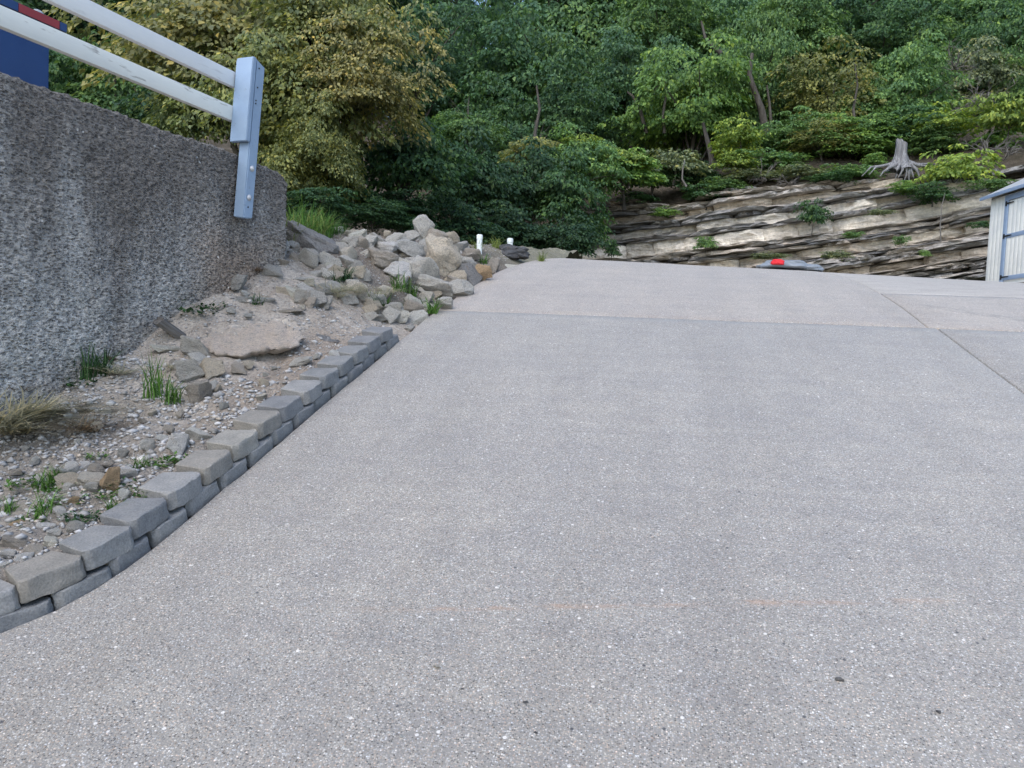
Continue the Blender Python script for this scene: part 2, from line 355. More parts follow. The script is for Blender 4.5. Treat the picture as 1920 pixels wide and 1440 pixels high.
def grass_mat():
    m = Mat('grass_blade', .55, .3); oi = m.n('ObjectInfo'); r = m.n('NewGeometry').outputs['Random Per Island']
    c = m.mix(1, oi.outputs['Color'], m.ramp(r, [(0, (.5, .55, .5)), (.6, (1, 1, 1)), (1, (1.5, 1.35, 1.1))]), 'MULTIPLY')
    m.set(m.b.inputs['Base Color'], c); tr = m.n('BsdfTranslucent', {'Color': c})
    mx = m.n('MixShader', {0: .3, 1: m.b.outputs[0], 2: tr.outputs[0]}); m.t.links.new(mx.outputs[0], m.t.nodes['Material Output'].inputs[0]); return m.m
M_GRASS = grass_mat()

def cliff_mat():
    m = Mat('bedded_limestone', .92, .2); o = m.obj(); a = m.n('Attribute', attribute_name='tone')
    st = m.n('Mapping', {0: o, 2: (0, R(-9), 0), 3: (.5, .5, 5)}).outputs[0]
    n = m.noise(st, 1.5, 6, .7, .5).outputs[0]; n2 = m.noise(o, 2.2, 6, .7).outputs[0]; f = m.noise(st, 9, 4, .7).outputs[0]
    col = m.mix(1, a.outputs['Color'], m.ramp(n, [(.3, (.72, .72, .74)), (.5, (1, 1, 1)), (.7, (1.15, 1.13, 1.1))]), 'MULTIPLY')
    col = m.mix(m.mrange(n2, .60, .74, 0, .35), col, (.46, .36, .25))
    col = m.mix(m.mrange(n2, .40, .3, 0, .4), col, (.14, .14, .15))
    col = m.mix(1, col, m.ramp(f, [(.3, (.7, .7, .7)), (.65, (1.2, 1.2, 1.2))]), 'MULTIPLY')
    return m.out(col, m.bump(m.ma('ADD', m.ma('ADD', n, f), n2), .9, .12))
M_CLIFF = cliff_mat()

# ------------------------------------------------------------------ ground, bank
def grid(us, ts):
    U, T = np.meshgrid(us, ts, indexing='ij'); n, k = len(us), len(ts)
    I = np.arange(n * k).reshape(n, k)
    Fc = np.stack([I[:-1, :-1], I[1:, :-1], I[1:, 1:], I[:-1, 1:]], -1).reshape(-1, 4)
    return U.ravel(), T.ravel(), Fc

X, Y, Fc = grid(np.arange(-75, 75.1, .6), np.arange(-25, 70, .6))
U_, T_ = ut(X, Y)
e_ = ul(T_) - U_
Z = np.where(e_ > 0, bank(np.minimum(U_, ul(T_)), np.clip(T_, -3, 20)), h(np.clip(T_, -40, 20)) + cross(U_, T_))
near = (e_ < 3.2) & (T_ < 13) & (U_ < 9.5)
Z = np.where(near, np.minimum(Z, h(np.clip(T_, -40, 13))) - .4, Z - .03)
Z = np.where((T_ > 10) & (T_ < 26) & (U_ < 11) & (e_ < 3), Z - .15, Z)
ground = link('ground', mesh_np('ground', np.stack([X, Y, Z], 1), Fc, [M_GROUND], True), kind='structure')

us = np.concatenate([np.arange(-6.2, -3.6, .12), np.arange(-3.6, -1.2, .03)]); ts = np.concatenate([np.arange(.2, 9, .03), np.arange(9, 13.3, .1)])
U, T, Fc = grid(us, ts)
Z = bank(U, T)
nz = np.array([fbm(a * 3, b * 3, 0, 3) * .05 + fbm(a * 14, b * 14, 3, 2) * .018 for a, b in zip(U, T)])
Z = Z + nz * np.where(ul(T) - U > .2, 1, .1)
Z = np.where(U > ul(T), np.minimum(Z, h(T) - .06), Z)
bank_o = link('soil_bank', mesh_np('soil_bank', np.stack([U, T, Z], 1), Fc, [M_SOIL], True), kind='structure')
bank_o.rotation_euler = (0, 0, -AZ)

# ------------------------------------------------------------------ driveway: slabs with recessed joints
drive = empty('driveway', rz=-AZ, kind='structure')
drive['label'] = 'sloping exposed aggregate concrete driveway'
def slab(u0, u1, t0, t1, mat, uw=None, gap=(0.006, 0.006), lift=0.0, taper=0.0):
    """u0/u1 across (u0 may be None = the free left edge), t0..t1 up the slope."""
    nt = max(2, int((t1 - t0) / .12) + 1); nu = 26
    V = []; thick = .13
    for i in range(nt):
        t = t0 + (t1 - t0) * i / (nt - 1)
        a = (float(ul(t)) + .008 * fbm(0, t * 4, 1) + .004 * fbm(0, t * 25, 5)) if u0 is None else u0
        for j in range(nu):
            s = j / (nu - 1); u = a + (u1 - a) * s
            tt = t - (taper * (1 - min(1, s / .75)) if i == 0 else 0)
            V.append((u, tt, float(h(tt)) + float(cross(u, tt)) + lift + .004 * fbm(u * .8, tt * .8, 2)))
    Fq = []
    for i in range(nt - 1):
        for j in range(nu - 1):
            a = i * nu + j; Fq.append((a, a + 1, a + nu + 1, a + nu))
    # rounded arris and skirt
    ring = [j for j in range(nu)] + [i * nu + nu - 1 for i in range(1, nt)] + [(nt - 1) * nu + j for j in range(nu - 2, -1, -1)] + [i * nu for i in range(nt - 2, 0, -1)]
    base = len(V); c = len(ring)
    cx = (min(v[0] for v in V) + max(v[0] for v in V)) / 2; ct = (t0 + t1) / 2
    for k, (dr, dz) in enumerate(((.004, -.004), (.005, -thick))):
        for idx in ring:
            x, y, z = V[idx]; V.append((x + dr * (1 if x > cx else -1), y + dr * (1 if y > ct else -1) * (1 if (idx < nu or idx >= (nt - 1) * nu) else 0), z + dz))
    for q in range(c):
        q2 = (q + 1) % c
        Fq.append((ring[q], base + q, base + q2, ring[q2])); Fq.append((base + q, base + c + q, base + c + q2, base + q2))
    return link('slab', mesh_np('slab', V, Fq, [mat], True), drive)
g = .011
for s_ in (slab(None, 2.06 - g, -5, 6.055, M_AGG), slab(2.06 + g, 8.5, -5, 6.05, M_AGG), slab(None, 2.0 - g, 6.07, 13.2, M_AGG2, lift=.001, taper=.018),
           slab(2.0 + g, 8.5, 6.075, 7.33, M_AGG2), slab(2.0 + g, 8.5, 7.35, 18.5, M_CONC, lift=-.004)): pass
for (a, b, c, d_) in ((2.02, 2.10, -5, 6.06), (1.96, 2.05, 6.06, 13), (-1.68, 8.4, 6.03, 6.09), (2.02, 8.4, 7.32, 7.36)):
    n_ = max(3, int((d_ - c) / .3)); V = []; Fq = []
    for i in range(n_ + 1):
        t = c + (d_ - c) * i / n_; z = float(h(t)) - .02
        V += [(a, t, z + float(cross(a, t))), (b, t, z + float(cross(b, t)))]
        if i: Fq.append((2 * i - 2, 2 * i - 1, 2 * i + 1, 2 * i))
    link('joint_filler', mesh_np('joint_filler', V, Fq, [M_JOINT]), drive)

# ------------------------------------------------------------------ tall concrete wall on the left
wall_len = 7.5
wall = empty('retaining_wall', (W0[0], W0[1], 0), -WAZ, label='tall rough pebbled concrete retaining wall with dark weathered top', cat='wall')
def build_wall():
    ys = np.concatenate([np.arange(-wall_len, -3.3, .1), np.arange(-3.3, .13, .014)])
    zb_all = []
    nz_ = 120
    V = []; ny = len(ys)
    for y in ys:
        px_, py_ = W0 + WD * y; _, t = ut(px_, py_)
        zb = min(float(np.interp(t, T_ZF, V_ZF)), 2.2) - .25
        top = 2.715 + .012 * fbm(y * 2.5, 0, 0) + .012 * fbm(y * 22, 0, 4, 2) - .06 * float(sst(-.02, .12, y)) ** 1.5 - .02 * float(sst(-.25, .1, y))
        prof = [(0 , zb + (top - .012 - zb) * k / nz_) for k in range(nz_ + 1)] + [(-.012, top), (-.13, top + .008), (-.245, top), (-.26, top - .02), (-.26, zb)]
        for (x, z) in prof:
            n = .010 * fbm(y * 40, z * 62, 7, 3) + .010 * fbm(y * 6, z * 6, 9, 2) + .02 * fbm(y * 1.2, z * 1.2, 5, 2)
            if x > -.02: x = x + n
            else: z = z + .012 * fbm(y * 20, x * 20, 8, 2)
            V.append((x, y, z))
    k = nz_ + 6; Fq = []
    I = np.arange(ny * k).reshape(ny, k)
    Fq = np.stack([I[:-1, :-1], I[1:, :-1], I[1:, 1:], I[:-1, 1:]], -1).reshape(-1, 4)
    V = np.array(V)
    # end face
    c0 = len(V); last = I[-1]
    V2 = np.vstack([V, [(-.13, ys[-1] + .01, z) for z in V[last[:nz_ + 1], 2]]])
    ex = []
    for j in range(nz_): ex.append((last[j], c0 + j, c0 + j + 1, last[j + 1]))
    ex.append((last[nz_], c0 + nz_, last[nz_ + 2], last[nz_ + 1])); ex.append((c0 + nz_, last[nz_ + 4], last[nz_ + 3], last[nz_ + 2])); ex.append((c0, last[nz_ + 5], last[nz_ + 4], c0 + nz_))
    return mesh_np('wall_body', V2, np.vstack([Fq, np.array(ex)]), [M_WALL], True)
link('wall_body', build_wall(), wall)

# guard rail: post, cover board, two rails, bolts (local frame: y along the wall, +x out of its face)
rail = empty('guard_rail', (W0[0] - WD[0] * .095, W0[1] - WD[1] * .095, 0), -WAZ, label='two white timber rails on a blue grey post bolted to the concrete wall', cat='railing')
def post_mesh():
    bm = bmesh.new(); w = .090
    z0, z1 = 2.285, 3.345
    vs = []
    ring0 = [(.012, -.37), (.012 + w, -.37), (.012 + w, -.37 + w), (.012, -.37 + w)]
    bot = [z0 + .0, z0 - .012, z0 + .0, z0 + .012]; top = [z1, z1 + .012, z1 - .02, z1 - .03]
    b = [bm.verts.new((x, y, z)) for (x, y), z in zip(ring0, bot)]; t = [bm.verts.new((x, y, z)) for (x, y), z in zip(ring0, top)]
    bm.faces.new(b[::-1]); bm.faces.new(t)
    for i in range(4): bm.faces.new((b[i], b[(i + 1) % 4], t[(i + 1) % 4], t[i]))
    bmesh.ops.bevel(bm, geom=list(bm.edges), offset=.006, segments=2, affect='EDGES'); return bm_mesh('post', bm, [M_POST], sharp=40)
def lean(me):
    for v in me.vertices: k = (v.co.z - 2.285) / 1.06; v.co.x += .03 * k; v.co.y += .055 * k
    return me
post = link('post', lean(post_mesh()), rail)
bm = bmesh.new()
pr = [(-.412, 2.79), (-.372, 2.79), (-.372, 3.35), (-.38, 3.36), (-.405, 3.36), (-.412, 3.34)]
A = [bm.verts.new((-.034, y, z)) for y, z in pr]; B = [bm.verts.new((.106, y, z)) for y, z in pr]
bm.faces.new(A); bm.faces.new(B[::-1])
for i in range(len(pr)): bm.faces.new((A[i], B[i], B[(i + 1) % len(pr)], A[(i + 1) % len(pr)]))
bmesh.ops.recalc_face_normals(bm, faces=bm.faces); bmesh.ops.bevel(bm, geom=list(bm.edges), offset=.004, segments=2, affect='EDGES')
link('cover_board', lean(bm_mesh('cover_board', bm, [M_POST], sharp=40)), rail)
for (zc, hh, mt) in ((3.215, .104, M_RAIL2), (2.985, .102, M_RAIL)):
    bm = box_bm((-.055, -5.6, zc - hh / 2), (-.012, -.335, zc + hh / 2), .006)
    link('rail', bm_mesh('rail', bm, [mt], sharp=40), rail, label='upper white rail' if zc > 3.1 else 'lower weathered cream rail')
for (y, z) in ((-.33, 2.62), (-.335, 2.42)):
    bm = bmesh.new(); bmesh.ops.create_uvsphere(bm, u_segments=12, v_segments=8, radius=.014, matrix=Matrix.Translation((.106, y, z)) @ Matrix.Diagonal((.8, 1, 1, 1)))
    bmesh.ops.create_cone(bm, cap_ends=True, segments=14, radius1=.02, radius2=.02, depth=.004, matrix=Matrix.Translation((.1065, y, z)) @ Matrix.Rotation(R(90), 4, 'Y'))
    link('bolt', lean(bm_mesh('bolt', bm, [M_STEEL], True)), post)
for (y, z) in ((-.335, 2.355), (-.34, 3.17), (-.345, 3.08), (-.345, 3.06), (-.34, 3.3)):
    bm = bmesh.new(); bmesh.ops.create_cone(bm, cap_ends=True, segments=10, radius1=.006, radius2=.005, depth=.004, matrix=Matrix.Translation((.1035, y, z)) @ Matrix.Rotation(R(90), 4, 'Y'))
    link('nail_head', lean(bm_mesh('nail_head', bm, [M_BLACK])), post)

# ------------------------------------------------------------------ block edging
edging = empty('block_edging', rz=-AZ, label='low two-course edging wall of grey concrete blocks along the driveway', cat='edging wall')
def block_mesh(seed, w=.214, hgt=.074, dep=.16):
    rs = random.Random(seed); bm = bmesh.new(); c = .02; k = .022
    # plan: y along the row, +x towards the driveway
    plan = [(-dep, -w / 2 + .03), (-c, -w / 2), (0.0, -w / 2 + k), (0.0, w / 2 - k), (-c, w / 2), (-dep, w / 2 - .03)]
    A = [bm.verts.new((x, y, 0)) for x, y in plan]; B = [bm.verts.new((x - .004, y, hgt)) for x, y in plan]
    bm.faces.new(A[::-1]); bm.faces.new(B)
    for i in range(6): bm.faces.new((A[i], A[(i + 1) % 6], B[(i + 1) % 6], B[i]))
    bmesh.ops.bevel(bm, geom=list(bm.edges), offset=.0035, segments=1, affect='EDGES')
    bmesh.ops.triangulate(bm, faces=[f for f in bm.faces if len(f.verts) > 4])
    bmesh.ops.subdivide_edges(bm, edges=[e for e in bm.edges if e.calc_length() > .025], cuts=4, use_grid_fill=True)
    o = rs.random() * 50
    for v in bm.verts:
        front = v.co.x > -.03
        n = mnoise.noise_vector(v.co * 34 + Vector((o, o, o))) + .6 * mnoise.noise_vector(v.co * 90 + Vector((o, o, o)))
        v.co += n * (.0062 if front else .002)
    return bm_mesh('block', bm, [M_BLOCK], sharp=35)
blocks = [block_mesh(i) for i in range(6)]
GREY = [(.225, .23, .23), (.19, .197, .203), (.27, .27, .265), (.21, .215, .22)]; TAN = [(.285, .275, .25), (.255, .243, .22)]
tan_idx = {5, 9, 10, 11}
SL = math.atan(.2883)
rb = random.Random(3)
# walk along the edge of the driveway so that the row follows its flare near the camera
tt_ = np.linspace(1.2, 5.5, 900); uu_ = ul(tt_); arc = np.concatenate([[0], np.cumsum(np.hypot(np.diff(tt_), np.diff(uu_)))])
def add_block(a, course, i, ln):
    t = float(np.interp(a, arc, tt_)); sl_ = float((ul(t + .1) - ul(t - .1)) / .2); rzb = -math.atan(sl_)
    off = (-.030 if course == 1 else -.020) + rb.uniform(-.007, .007)
    o = link('block', blocks[rb.randrange(6)], edging)
    o.color = (*(TAN[i % 2] if (course == 1 and i in tan_idx) else GREY[rb.randrange(4)]), 1)
    o.location = (float(ul(t)) + off * math.cos(rzb), t + off * math.sin(rzb), float(h(t)) + (-.036 if course == 0 else .044) + rb.uniform(-.003, .003))
    o.rotation_euler = Euler((math.atan(.2883 * math.cos(rzb)) - R(3.0) + R(rb.uniform(-1.5, 1.5)), R(rb.uniform(-1.5, 1.5)), rzb + R(rb.uniform(-2.5, 2.5))), 'XYZ')
    o.scale = (1, (ln - .004) / .214, 1)
a_ = .02; i = 0
while True:
    ln = (.205 if a_ < 1.6 else .226) + rb.uniform(-.008, .008)
    t_end = float(np.interp(a_ + ln / 2, arc, tt_))
    if t_end > 5.2: break
    add_block(a_ + ln / 2, 1, i, ln)
    if t_end < 5.0: add_block(a_ + ln, 0, i, ln + rb.uniform(-.006, .0))
    a_ += ln; i += 1

# ------------------------------------------------------------------ rocks
def rock_mesh(seed, kind='chunk'):
    rs = random.Random(seed); bm = bmesh.new()
    p = {'chunk': 3.6, 'round': 2.5, 'slab': 5, 'lump': 2.2}[kind]
    for _ in range({'chunk': 12, 'round': 22, 'slab': 18, 'lump': 60}[kind]):
        d = Vector((rs.gauss(0, 1), rs.gauss(0, 1), rs.gauss(0, 1))).normalized()
        nrm = (abs(d.x) ** p + abs(d.y) ** p + abs(d.z) ** p) ** (1 / p)
        bm.verts.new(d / nrm * .5 * rs.uniform(.72, 1.0))
    r = bmesh.ops.convex_hull(bm, input=list(bm.verts))
    for v in [v for v in bm.verts if not v.link_faces]: bm.verts.remove(v)
    bmesh.ops.dissolve_limit(bm, angle_limit=R(9), verts=bm.verts, edges=bm.edges)
    bmesh.ops.bevel(bm, geom=list(bm.edges), offset=.014, segments=1, affect='EDGES')
    bmesh.ops.triangulate(bm, faces=bm.faces)
    for _ in range(3):
        bmesh.ops.subdivide_edges(bm, edges=[e for e in bm.edges if e.calc_length() > .075], cuts=1)
        bmesh.ops.triangulate(bm, faces=bm.faces)
    o = Vector((rs.random() * 90, rs.random() * 90, rs.random() * 90))
    for v in bm.verts:
        a = .13 if kind == 'lump' else .05
        n = mnoise.fractal(v.co * 2.6 + o, 1, 2, 4); l = mnoise.noise(Vector((v.co.x * 1.5, v.co.y * 1.5, v.co.z * 11)) + o)
        v.co += v.co.normalized() * (n * a * 1.4 + l * .03 + .022 * mnoise.noise(v.co * 11 + o))
    co = np.array([v.co for v in bm.verts]); lo, hi = co.min(0), co.max(0)
    for v in bm.verts: v.co = Vector((np.array(v.co) - (lo + hi) / 2) / (hi - lo))
    return bm_mesh('rock', bm, [M_ROCK], sharp=24)
ROCKS = {'chunk': [rock_mesh(100 + i, 'chunk') for i in range(12)], 'round': [rock_mesh(200 + i, 'round') for i in range(4)],
         'slab': [rock_mesh(300 + i, 'slab') for i in range(7)], 'lump': [rock_mesh(400 + i, 'lump') for i in range(3)]}
TONE = {'g': (.42, .415, .405), 'd': (.25, .25, .26), 'p': (.60, .56, .50), 'w': (.66, .66, .64), 't': (.54, .485, .41), 'b': (.43, .39, .35), 'o': (.48, .35, .23), 'l': (.53, .515, .49), 'k': (.15, .155, .17)}
rr = random.Random(21)
def rock(px, py, w, hp, tone, kind='chunk', label=None, group=None, tilt=0, sink=.12, name='rock', dep=.85, idx=None):
    B = hit(px, py + hp * .38); Yd = B[1]; m = Yd / F
    ww = w * m * 1.14; hh = hp * m * (1.2 if kind != 'slab' else 1.0)
    if kind == 'slab': hh = max(hh * .55, .025); dd = max(ww * .6, hp * m * 1.6)
    else: dd = (ww + hh) / 2 * dep
    o = link(name, ROCKS[kind][idx if idx is not None else rr.randrange(len(ROCKS[kind]))], label=label, cat='rock', group=group)
    dirv = np.array([B[0], B[1]]); dirv /= np.linalg.norm(dirv)
    o.location = (B[0] + dirv[0] * dd * .3, B[1] + dirv[1] * dd * .3, B[2] + hh * (.5 - sink) + (dd * .3 * .25))
    if kind == 'slab': o.location.z = B[2] + hh * .3 + dd * .3 * .2
    o.rotation_euler = Euler((R(rr.uniform(-8, 8)) + (R(12) if kind == 'slab' else 0), R(tilt + rr.uniform(-6, 6)), -math.atan2(dirv[0], dirv[1]) + R(rr.uniform(-12, 12))), 'XYZ')
    if rr.random() < .5: o.scale = (ww, dd, hh)
    else: o.scale = (-ww, dd, hh)
    c = TONE[tone]; f = rr.uniform(1.08, 1.42); o.color = (min(c[0] * f, .8), min(c[1] * f, .78), min(c[2] * f * .97, .75), 1)
    return o
def zr(ox, oy, k): return lambda zx, zy, w, hp: (ox + zx / k, oy + zy / k, w / k, hp / k)
PILE = [  # coordinates read on an enlargement of the pile
 (455, 372, 325, 135, 'd', 'chunk', 'large dark grey boulder leaning against the wall end', 17),
 (375, 240, 160, 62, 'p', 'chunk', 'pale flat-topped stone above the large dark boulder', 8),
 (255, 420, 125, 130, 'g', 'chunk', 'upright grey boulder standing against the concrete wall face', 0),
 (350, 402, 72, 62, 'g', 'chunk', 'small grey stone between the wall boulder and the large dark boulder', 0),
 (285, 490, 82, 42, 'b', 'chunk', 'small brownish stone at the foot of the upright wall boulder', 0),
 (970, 242, 122, 105, 'g', 'chunk', 'knobbly grey boulder on the very top of the rock pile', 0),
 (830, 290, 185, 100, 't', 'chunk', 'broad tan slab boulder near the top of the rock pile', 8),
 (705, 250, 95, 62, 't', 'chunk', 'tan stone at the upper left of the rock pile beside the grass', 0),
 (718, 292, 62, 62, 'p', 'chunk', 'pointed pale stone left of the broad tan slab', 0),
 (940, 288, 62, 52, 'o', 'chunk', 'small rusty tan stone below the topmost grey boulder', 0),
 (1000, 312, 135, 82, 't', 'chunk', 'tan boulder below the topmost grey boulder', 0),
 (1125, 308, 125, 150, 'l', 'chunk', 'tall ridged grey boulder at the right shoulder of the pile', 20),
 (1212, 348, 115, 84, 'b', 'round', 'rounded brown-grey boulder right of the tall ridged one', 15),
 (1212, 298, 82, 42, 'd', 'chunk', 'dark stone peeping out behind the tall ridged boulder', 0),
 (1298, 362, 95, 76, 't', 'chunk', 'tan stone on the right slope of the pile under the flat slab', 0),
 (1358, 402, 84, 66, 'g', 'chunk', 'grey stone next to the left white pipe', 0),
 (1400, 348, 230, 40, 'l', 'slab', 'long thin slab lying behind the left white pipe', 12),
 (700, 332, 92, 52, 'p', 'chunk', 'pale stone under the pointed pale one', 0),
 (690, 380, 105, 64, 'l', 'chunk', 'light layered stone right of the large dark boulder', 0),
 (758, 392, 95, 84, 'b', 'chunk', 'brown wedge stone in the middle left of the pile', 25),
 (850, 378, 115, 84, 'l', 'chunk', 'light grey angular block in the middle of the pile', 15),
 (920, 332, 45, 52, 't', 'chunk', 'small upright tan stone under the broad tan slab', 0),
 (985, 368, 160, 44, 'p', 'slab', 'flat pale stone across the middle of the pile', 5),
 (1055, 352, 85, 84, 'l', 'chunk', 'light stone leaning against the tall ridged boulder', 0),
 (910, 415, 125, 76, 'w', 'round', 'smooth bluish white stone in the middle of the pile', 0),
 (670, 442, 85, 84, 'l', 'chunk', 'light block at the right end of the large dark boulder', 0),
 (795, 442, 115, 62, 'l', 'chunk', 'light wedge above the round brown boulder', -15),
 (885, 487, 168, 115, 'b', 'round', 'round brownish boulder in the middle of the pile', 10),
 (1045, 440, 178, 124, 'g', 'chunk', 'squarish grey boulder left of the largest tan boulder', 0),
 (1232, 482, 235, 205, 't', 'round', 'largest tan boulder, oval and tilted down to the right', 32),
 (1330, 442, 140, 62, 'p', 'slab', 'pale slab behind the largest tan boulder', 20),
 (1425, 457, 95, 76, 'b', 'chunk', 'brown-grey stone below the left white pipe', 0),
 (1150, 388, 85, 56, 'l', 'chunk', 'small light stone above the largest tan boulder', 0),
 (980, 562, 148, 112, 'w', 'chunk', 'whitish angular boulder at the front of the pile', -25),
 (1130, 567, 178, 150, 'l', 'chunk', 'creased grey-tan boulder in front of the largest tan boulder', 10),
 (1075, 507, 86, 64, 'w', 'chunk', 'small pale blue-white block beside the creased boulder', 0),
 (1385, 502, 96, 66, 'l', 'chunk', 'light stone between the largest tan boulder and the driveway', 0),
 (1410, 592, 150, 130, 'd', 'chunk', 'dark layered boulder close to the driveway edge', 25),
 (1492, 567, 95, 92, 'o', 'chunk', 'orange-stained stone at the driveway edge', 0),
 (1530, 547, 66, 64, 'b', 'chunk', 'brown stone behind the orange-stained one', 0),
 (1556, 512, 66, 74, 'b', 'chunk', 'brown stone below the grass tuft near the pipes', 0),
 (1355, 657, 168, 92, 'l', 'chunk', 'long light grey stone lying along the driveway edge', 5),
 (1200, 667, 205, 112, 'l', 'chunk', 'wide grey stone left of the long one at the driveway edge', 12),
 (1212, 692, 64, 52, 't', 'chunk', 'small tan stone resting in front of the wide grey stone', 0),
 (1310, 602, 78, 54, 'b', 'chunk', 'small brown stone under the largest tan boulder', 0),
 (1255, 627, 66, 44, 'g', 'chunk', 'small grey stone above the wide grey stone', 0),
 (1010, 607, 74, 64, 'o', 'chunk', 'small reddish brown stone at the foot of the whitish boulder', 0),
 (1090, 637, 120, 54, 'p', 'slab', 'flat pale stone at the foot of the creased boulder', 5),
 (1070, 737, 116, 76, 'l', 'chunk', 'light grey stone at the lower tip of the pile above the weeds', 0),
 (1150, 707, 84, 66, 'p', 'chunk', 'pale stone left of the wide grey stone', 0),
 (1255, 747, 96, 74, 'l', 'chunk', 'light stone touching the driveway right of the green tuft', 0),
 (960, 742, 110, 54, 'w', 'slab', 'flat whitish stone at the lower left tip of the pile', 15),
 (950, 790, 108, 84, 'l', 'chunk', 'grey wedge above the pale stone next to the last edging block', -10),
 (990, 826, 110, 76, 'p', 'chunk', 'pale cream stone just behind the last edging block', 0),
 (1095, 832, 124, 82, 'w', 'chunk', 'mottled white stone at the driveway edge behind the blocks', 0),
 (1145, 782, 56, 84, 'l', 'chunk', 'narrow upright stone at the driveway edge beside a green tuft', 0),
 (1050, 886, 64, 44, 'g', 'chunk', 'small grey stone wedged at the end of the block edging', 0),
 (548, 467, 136, 44, 'l', 'slab', 'flat stone in the dirt under the large dark boulder', 8),
 (580, 507, 128, 40, 'w', 'slab', 'flat bluish slab in the dirt below the large dark boulder', -10),
 (690, 507, 150, 74, 'l', 'chunk', 'grey stone at the left foot of the pile', 12),
 (772, 560, 110, 54, 'b', 'slab', 'brown-grey slab sloping at the left foot of the pile', 20),
 (665, 557, 116, 44, 'b', 'slab', 'flat brown stone above the green weeds', 4),
 (560, 541, 92, 32, 'l', 'slab', 'thin flat stone left of the green weeds', 4),
 (612, 312, 76, 54, 'w', 'chunk', 'white stone right of the top of the large dark boulder', 0),
 (520, 272, 96, 54, 'w', 'chunk', 'white stone below the tall green grass', 20),
 (1640, 503, 170, 34, 'p', 'slab', 'low pale rock along the driveway edge by the dark lump', 0),
 (230, 547, 104, 64, 'g', 'chunk', 'grey stone beside the wall foot below the upright boulder', 0),
 (380, 582, 116, 34, 'l', 'slab', 'thin stone in the dirt left of the green weeds', 0),
 (105, 705, 250, 76, 'g', 'slab', 'long flat grey slab in the dirt by the wall foot', -4),
 (290, 682, 84, 56, 't', 'chunk', 'small squarish stone at the end of the long grey slab', 0),
 (450, 740, 86, 62, 'b', 'chunk', 'wedge-shaped brown-grey stone in the middle of the bare dirt', -15),
 (330, 772, 150, 42, 'b', 'slab', 'half-buried flat stone left of the brown-grey wedge', -4),
 (385, 697, 64, 46, 'b', 'chunk', 'small brown stone left above the brown-grey wedge', 0),
 (20, 622, 110, 80, 'g', 'chunk', 'pointed grey slab standing at the wall foot', -15)]
q = zr(440, 340, 3.2)
for (zx, zy, w, hp, tn, kd, lab, tl) in PILE: rock(*q(zx, zy, w, hp), tn, kd, lab, 'loose rocks on the bank', tl)
rock(*q(1662, 440, 195, 92), 'k', 'lump', 'dark lumpy rock in front of the right white pipe', 'loose rocks on the bank', dep=.9)
LOW = [
 (412, 705, 180, 92, 'l', 'chunk', 'bluish grey stone left of the big flat tan rock', 15), (415, 762, 108, 74, 'l', 'chunk', 'light stone below the bluish grey one', 0),
 (372, 842, 165, 120, 'l', 'chunk', 'squarish grey stone with a dark hollow under it', 0), (502, 830, 126, 112, 't', 'chunk', 'tan broken stone right of the squarish grey stone', 20),
 (418, 962, 136, 130, 'b', 'chunk', 'brown stone just right of the tall green weed', 0), (495, 922, 96, 64, 'l', 'chunk', 'small light stone atop the brown stone by the weed', 0),
 (225, 680, 160, 64, 'p', 'slab', 'flat cream stone just below the old wood chunk', 0), (1165, 612, 200, 54, 'd', 'slab', 'half-buried blue-grey slab right of the big flat tan rock', 4),
 (1035, 752, 130, 74, 'l', 'slab', 'half-buried pale slab in the dirt behind the blocks', -25), (660, 812, 76, 64, 'b', 'chunk', 'small rounded stone under the edge of the big flat tan rock', 0),
 (722, 790, 64, 46, 't', 'chunk', 'smaller tan stone under the edge of the big flat tan rock', 0), (595, 950, 78, 56, 'w', 'slab', 'small whitish slab in the dirt above the blocks', -30),
 (800, 982, 66, 40, 'p', 'chunk', 'small cream stone close behind the edging blocks', 0), (1240, 732, 66, 46, 'w', 'chunk', 'small whitish stone tucked behind an edging block', 0),
 (300, 1282, 116, 130, 'w', 'chunk', 'white rough stone behind the edging in the gravel', 0), (425, 1230, 150, 92, 'l', 'chunk', 'grey stone right of the white rough stone in the gravel', 0),
 (205, 1240, 66, 54, 'w', 'chunk', 'small white angular stone left of the white rough stone', 0)]
q = zr(240, 440, 3.2)
def flat_rock_mesh():
    nr, na = 30, 110; V = []; Fq = []
    for k in range(nr + 1):
        f = k / nr
        for a in range(na):
            th = 2 * math.pi * a / na; R_ = 1 + .28 * fbm(math.cos(th) * 1.3, math.sin(th) * 1.3, 4) + .12 * fbm(math.cos(th) * 6, math.sin(th) * 6, 9)
            x, y = .5 * f * R_ * math.cos(th), .5 * f * R_ * math.sin(th)
            V.append((x, y, .9 + .35 * fbm(x * 4, y * 4, 1, 4) + .75 * fbm(x * 9, y * 9, 6, 4) - .35 * max(0, f - .85) / .15 * .5))
    top = nr * na
    for m_, (sc, z) in enumerate(((1.015, .45), (.93, .1), (.8, -.4))):
        for a in range(na):
            x, y, _ = V[top + a]; V.append((x * sc + .02 * fbm(x * 14, y * 14, m_), y * sc + .02 * fbm(x * 14, y * 14, m_ + 5), z + .12 * fbm(x * 9, y * 9, m_ + 8)))
    for k in range(nr + 3):
        for a in range(na): Fq.append((k * na + a, k * na + (a + 1) % na, (k + 1) * na + (a + 1) % na, (k + 1) * na + a))
    return mesh_np('flat_rock', V, Fq, [M_ROCK])
B = hit(471, 648); fr = link('flat_rock', flat_rock_mesh(), label='big flat crumbly tan rock lying on the bare dirt', cat='rock', color=(.86, .76, .67))
fr.location = (B[0], B[1] + .02, B[2] + .012); fr.scale = (.52, .52, .045); fr.rotation_euler = (R(20), R(-5), R(12))
for (zx, zy, w, hp, tn, kd, lab, tl) in LOW: rock(*q(zx, zy, w, hp), tn, kd, lab, 'loose rocks on the bank', tl)
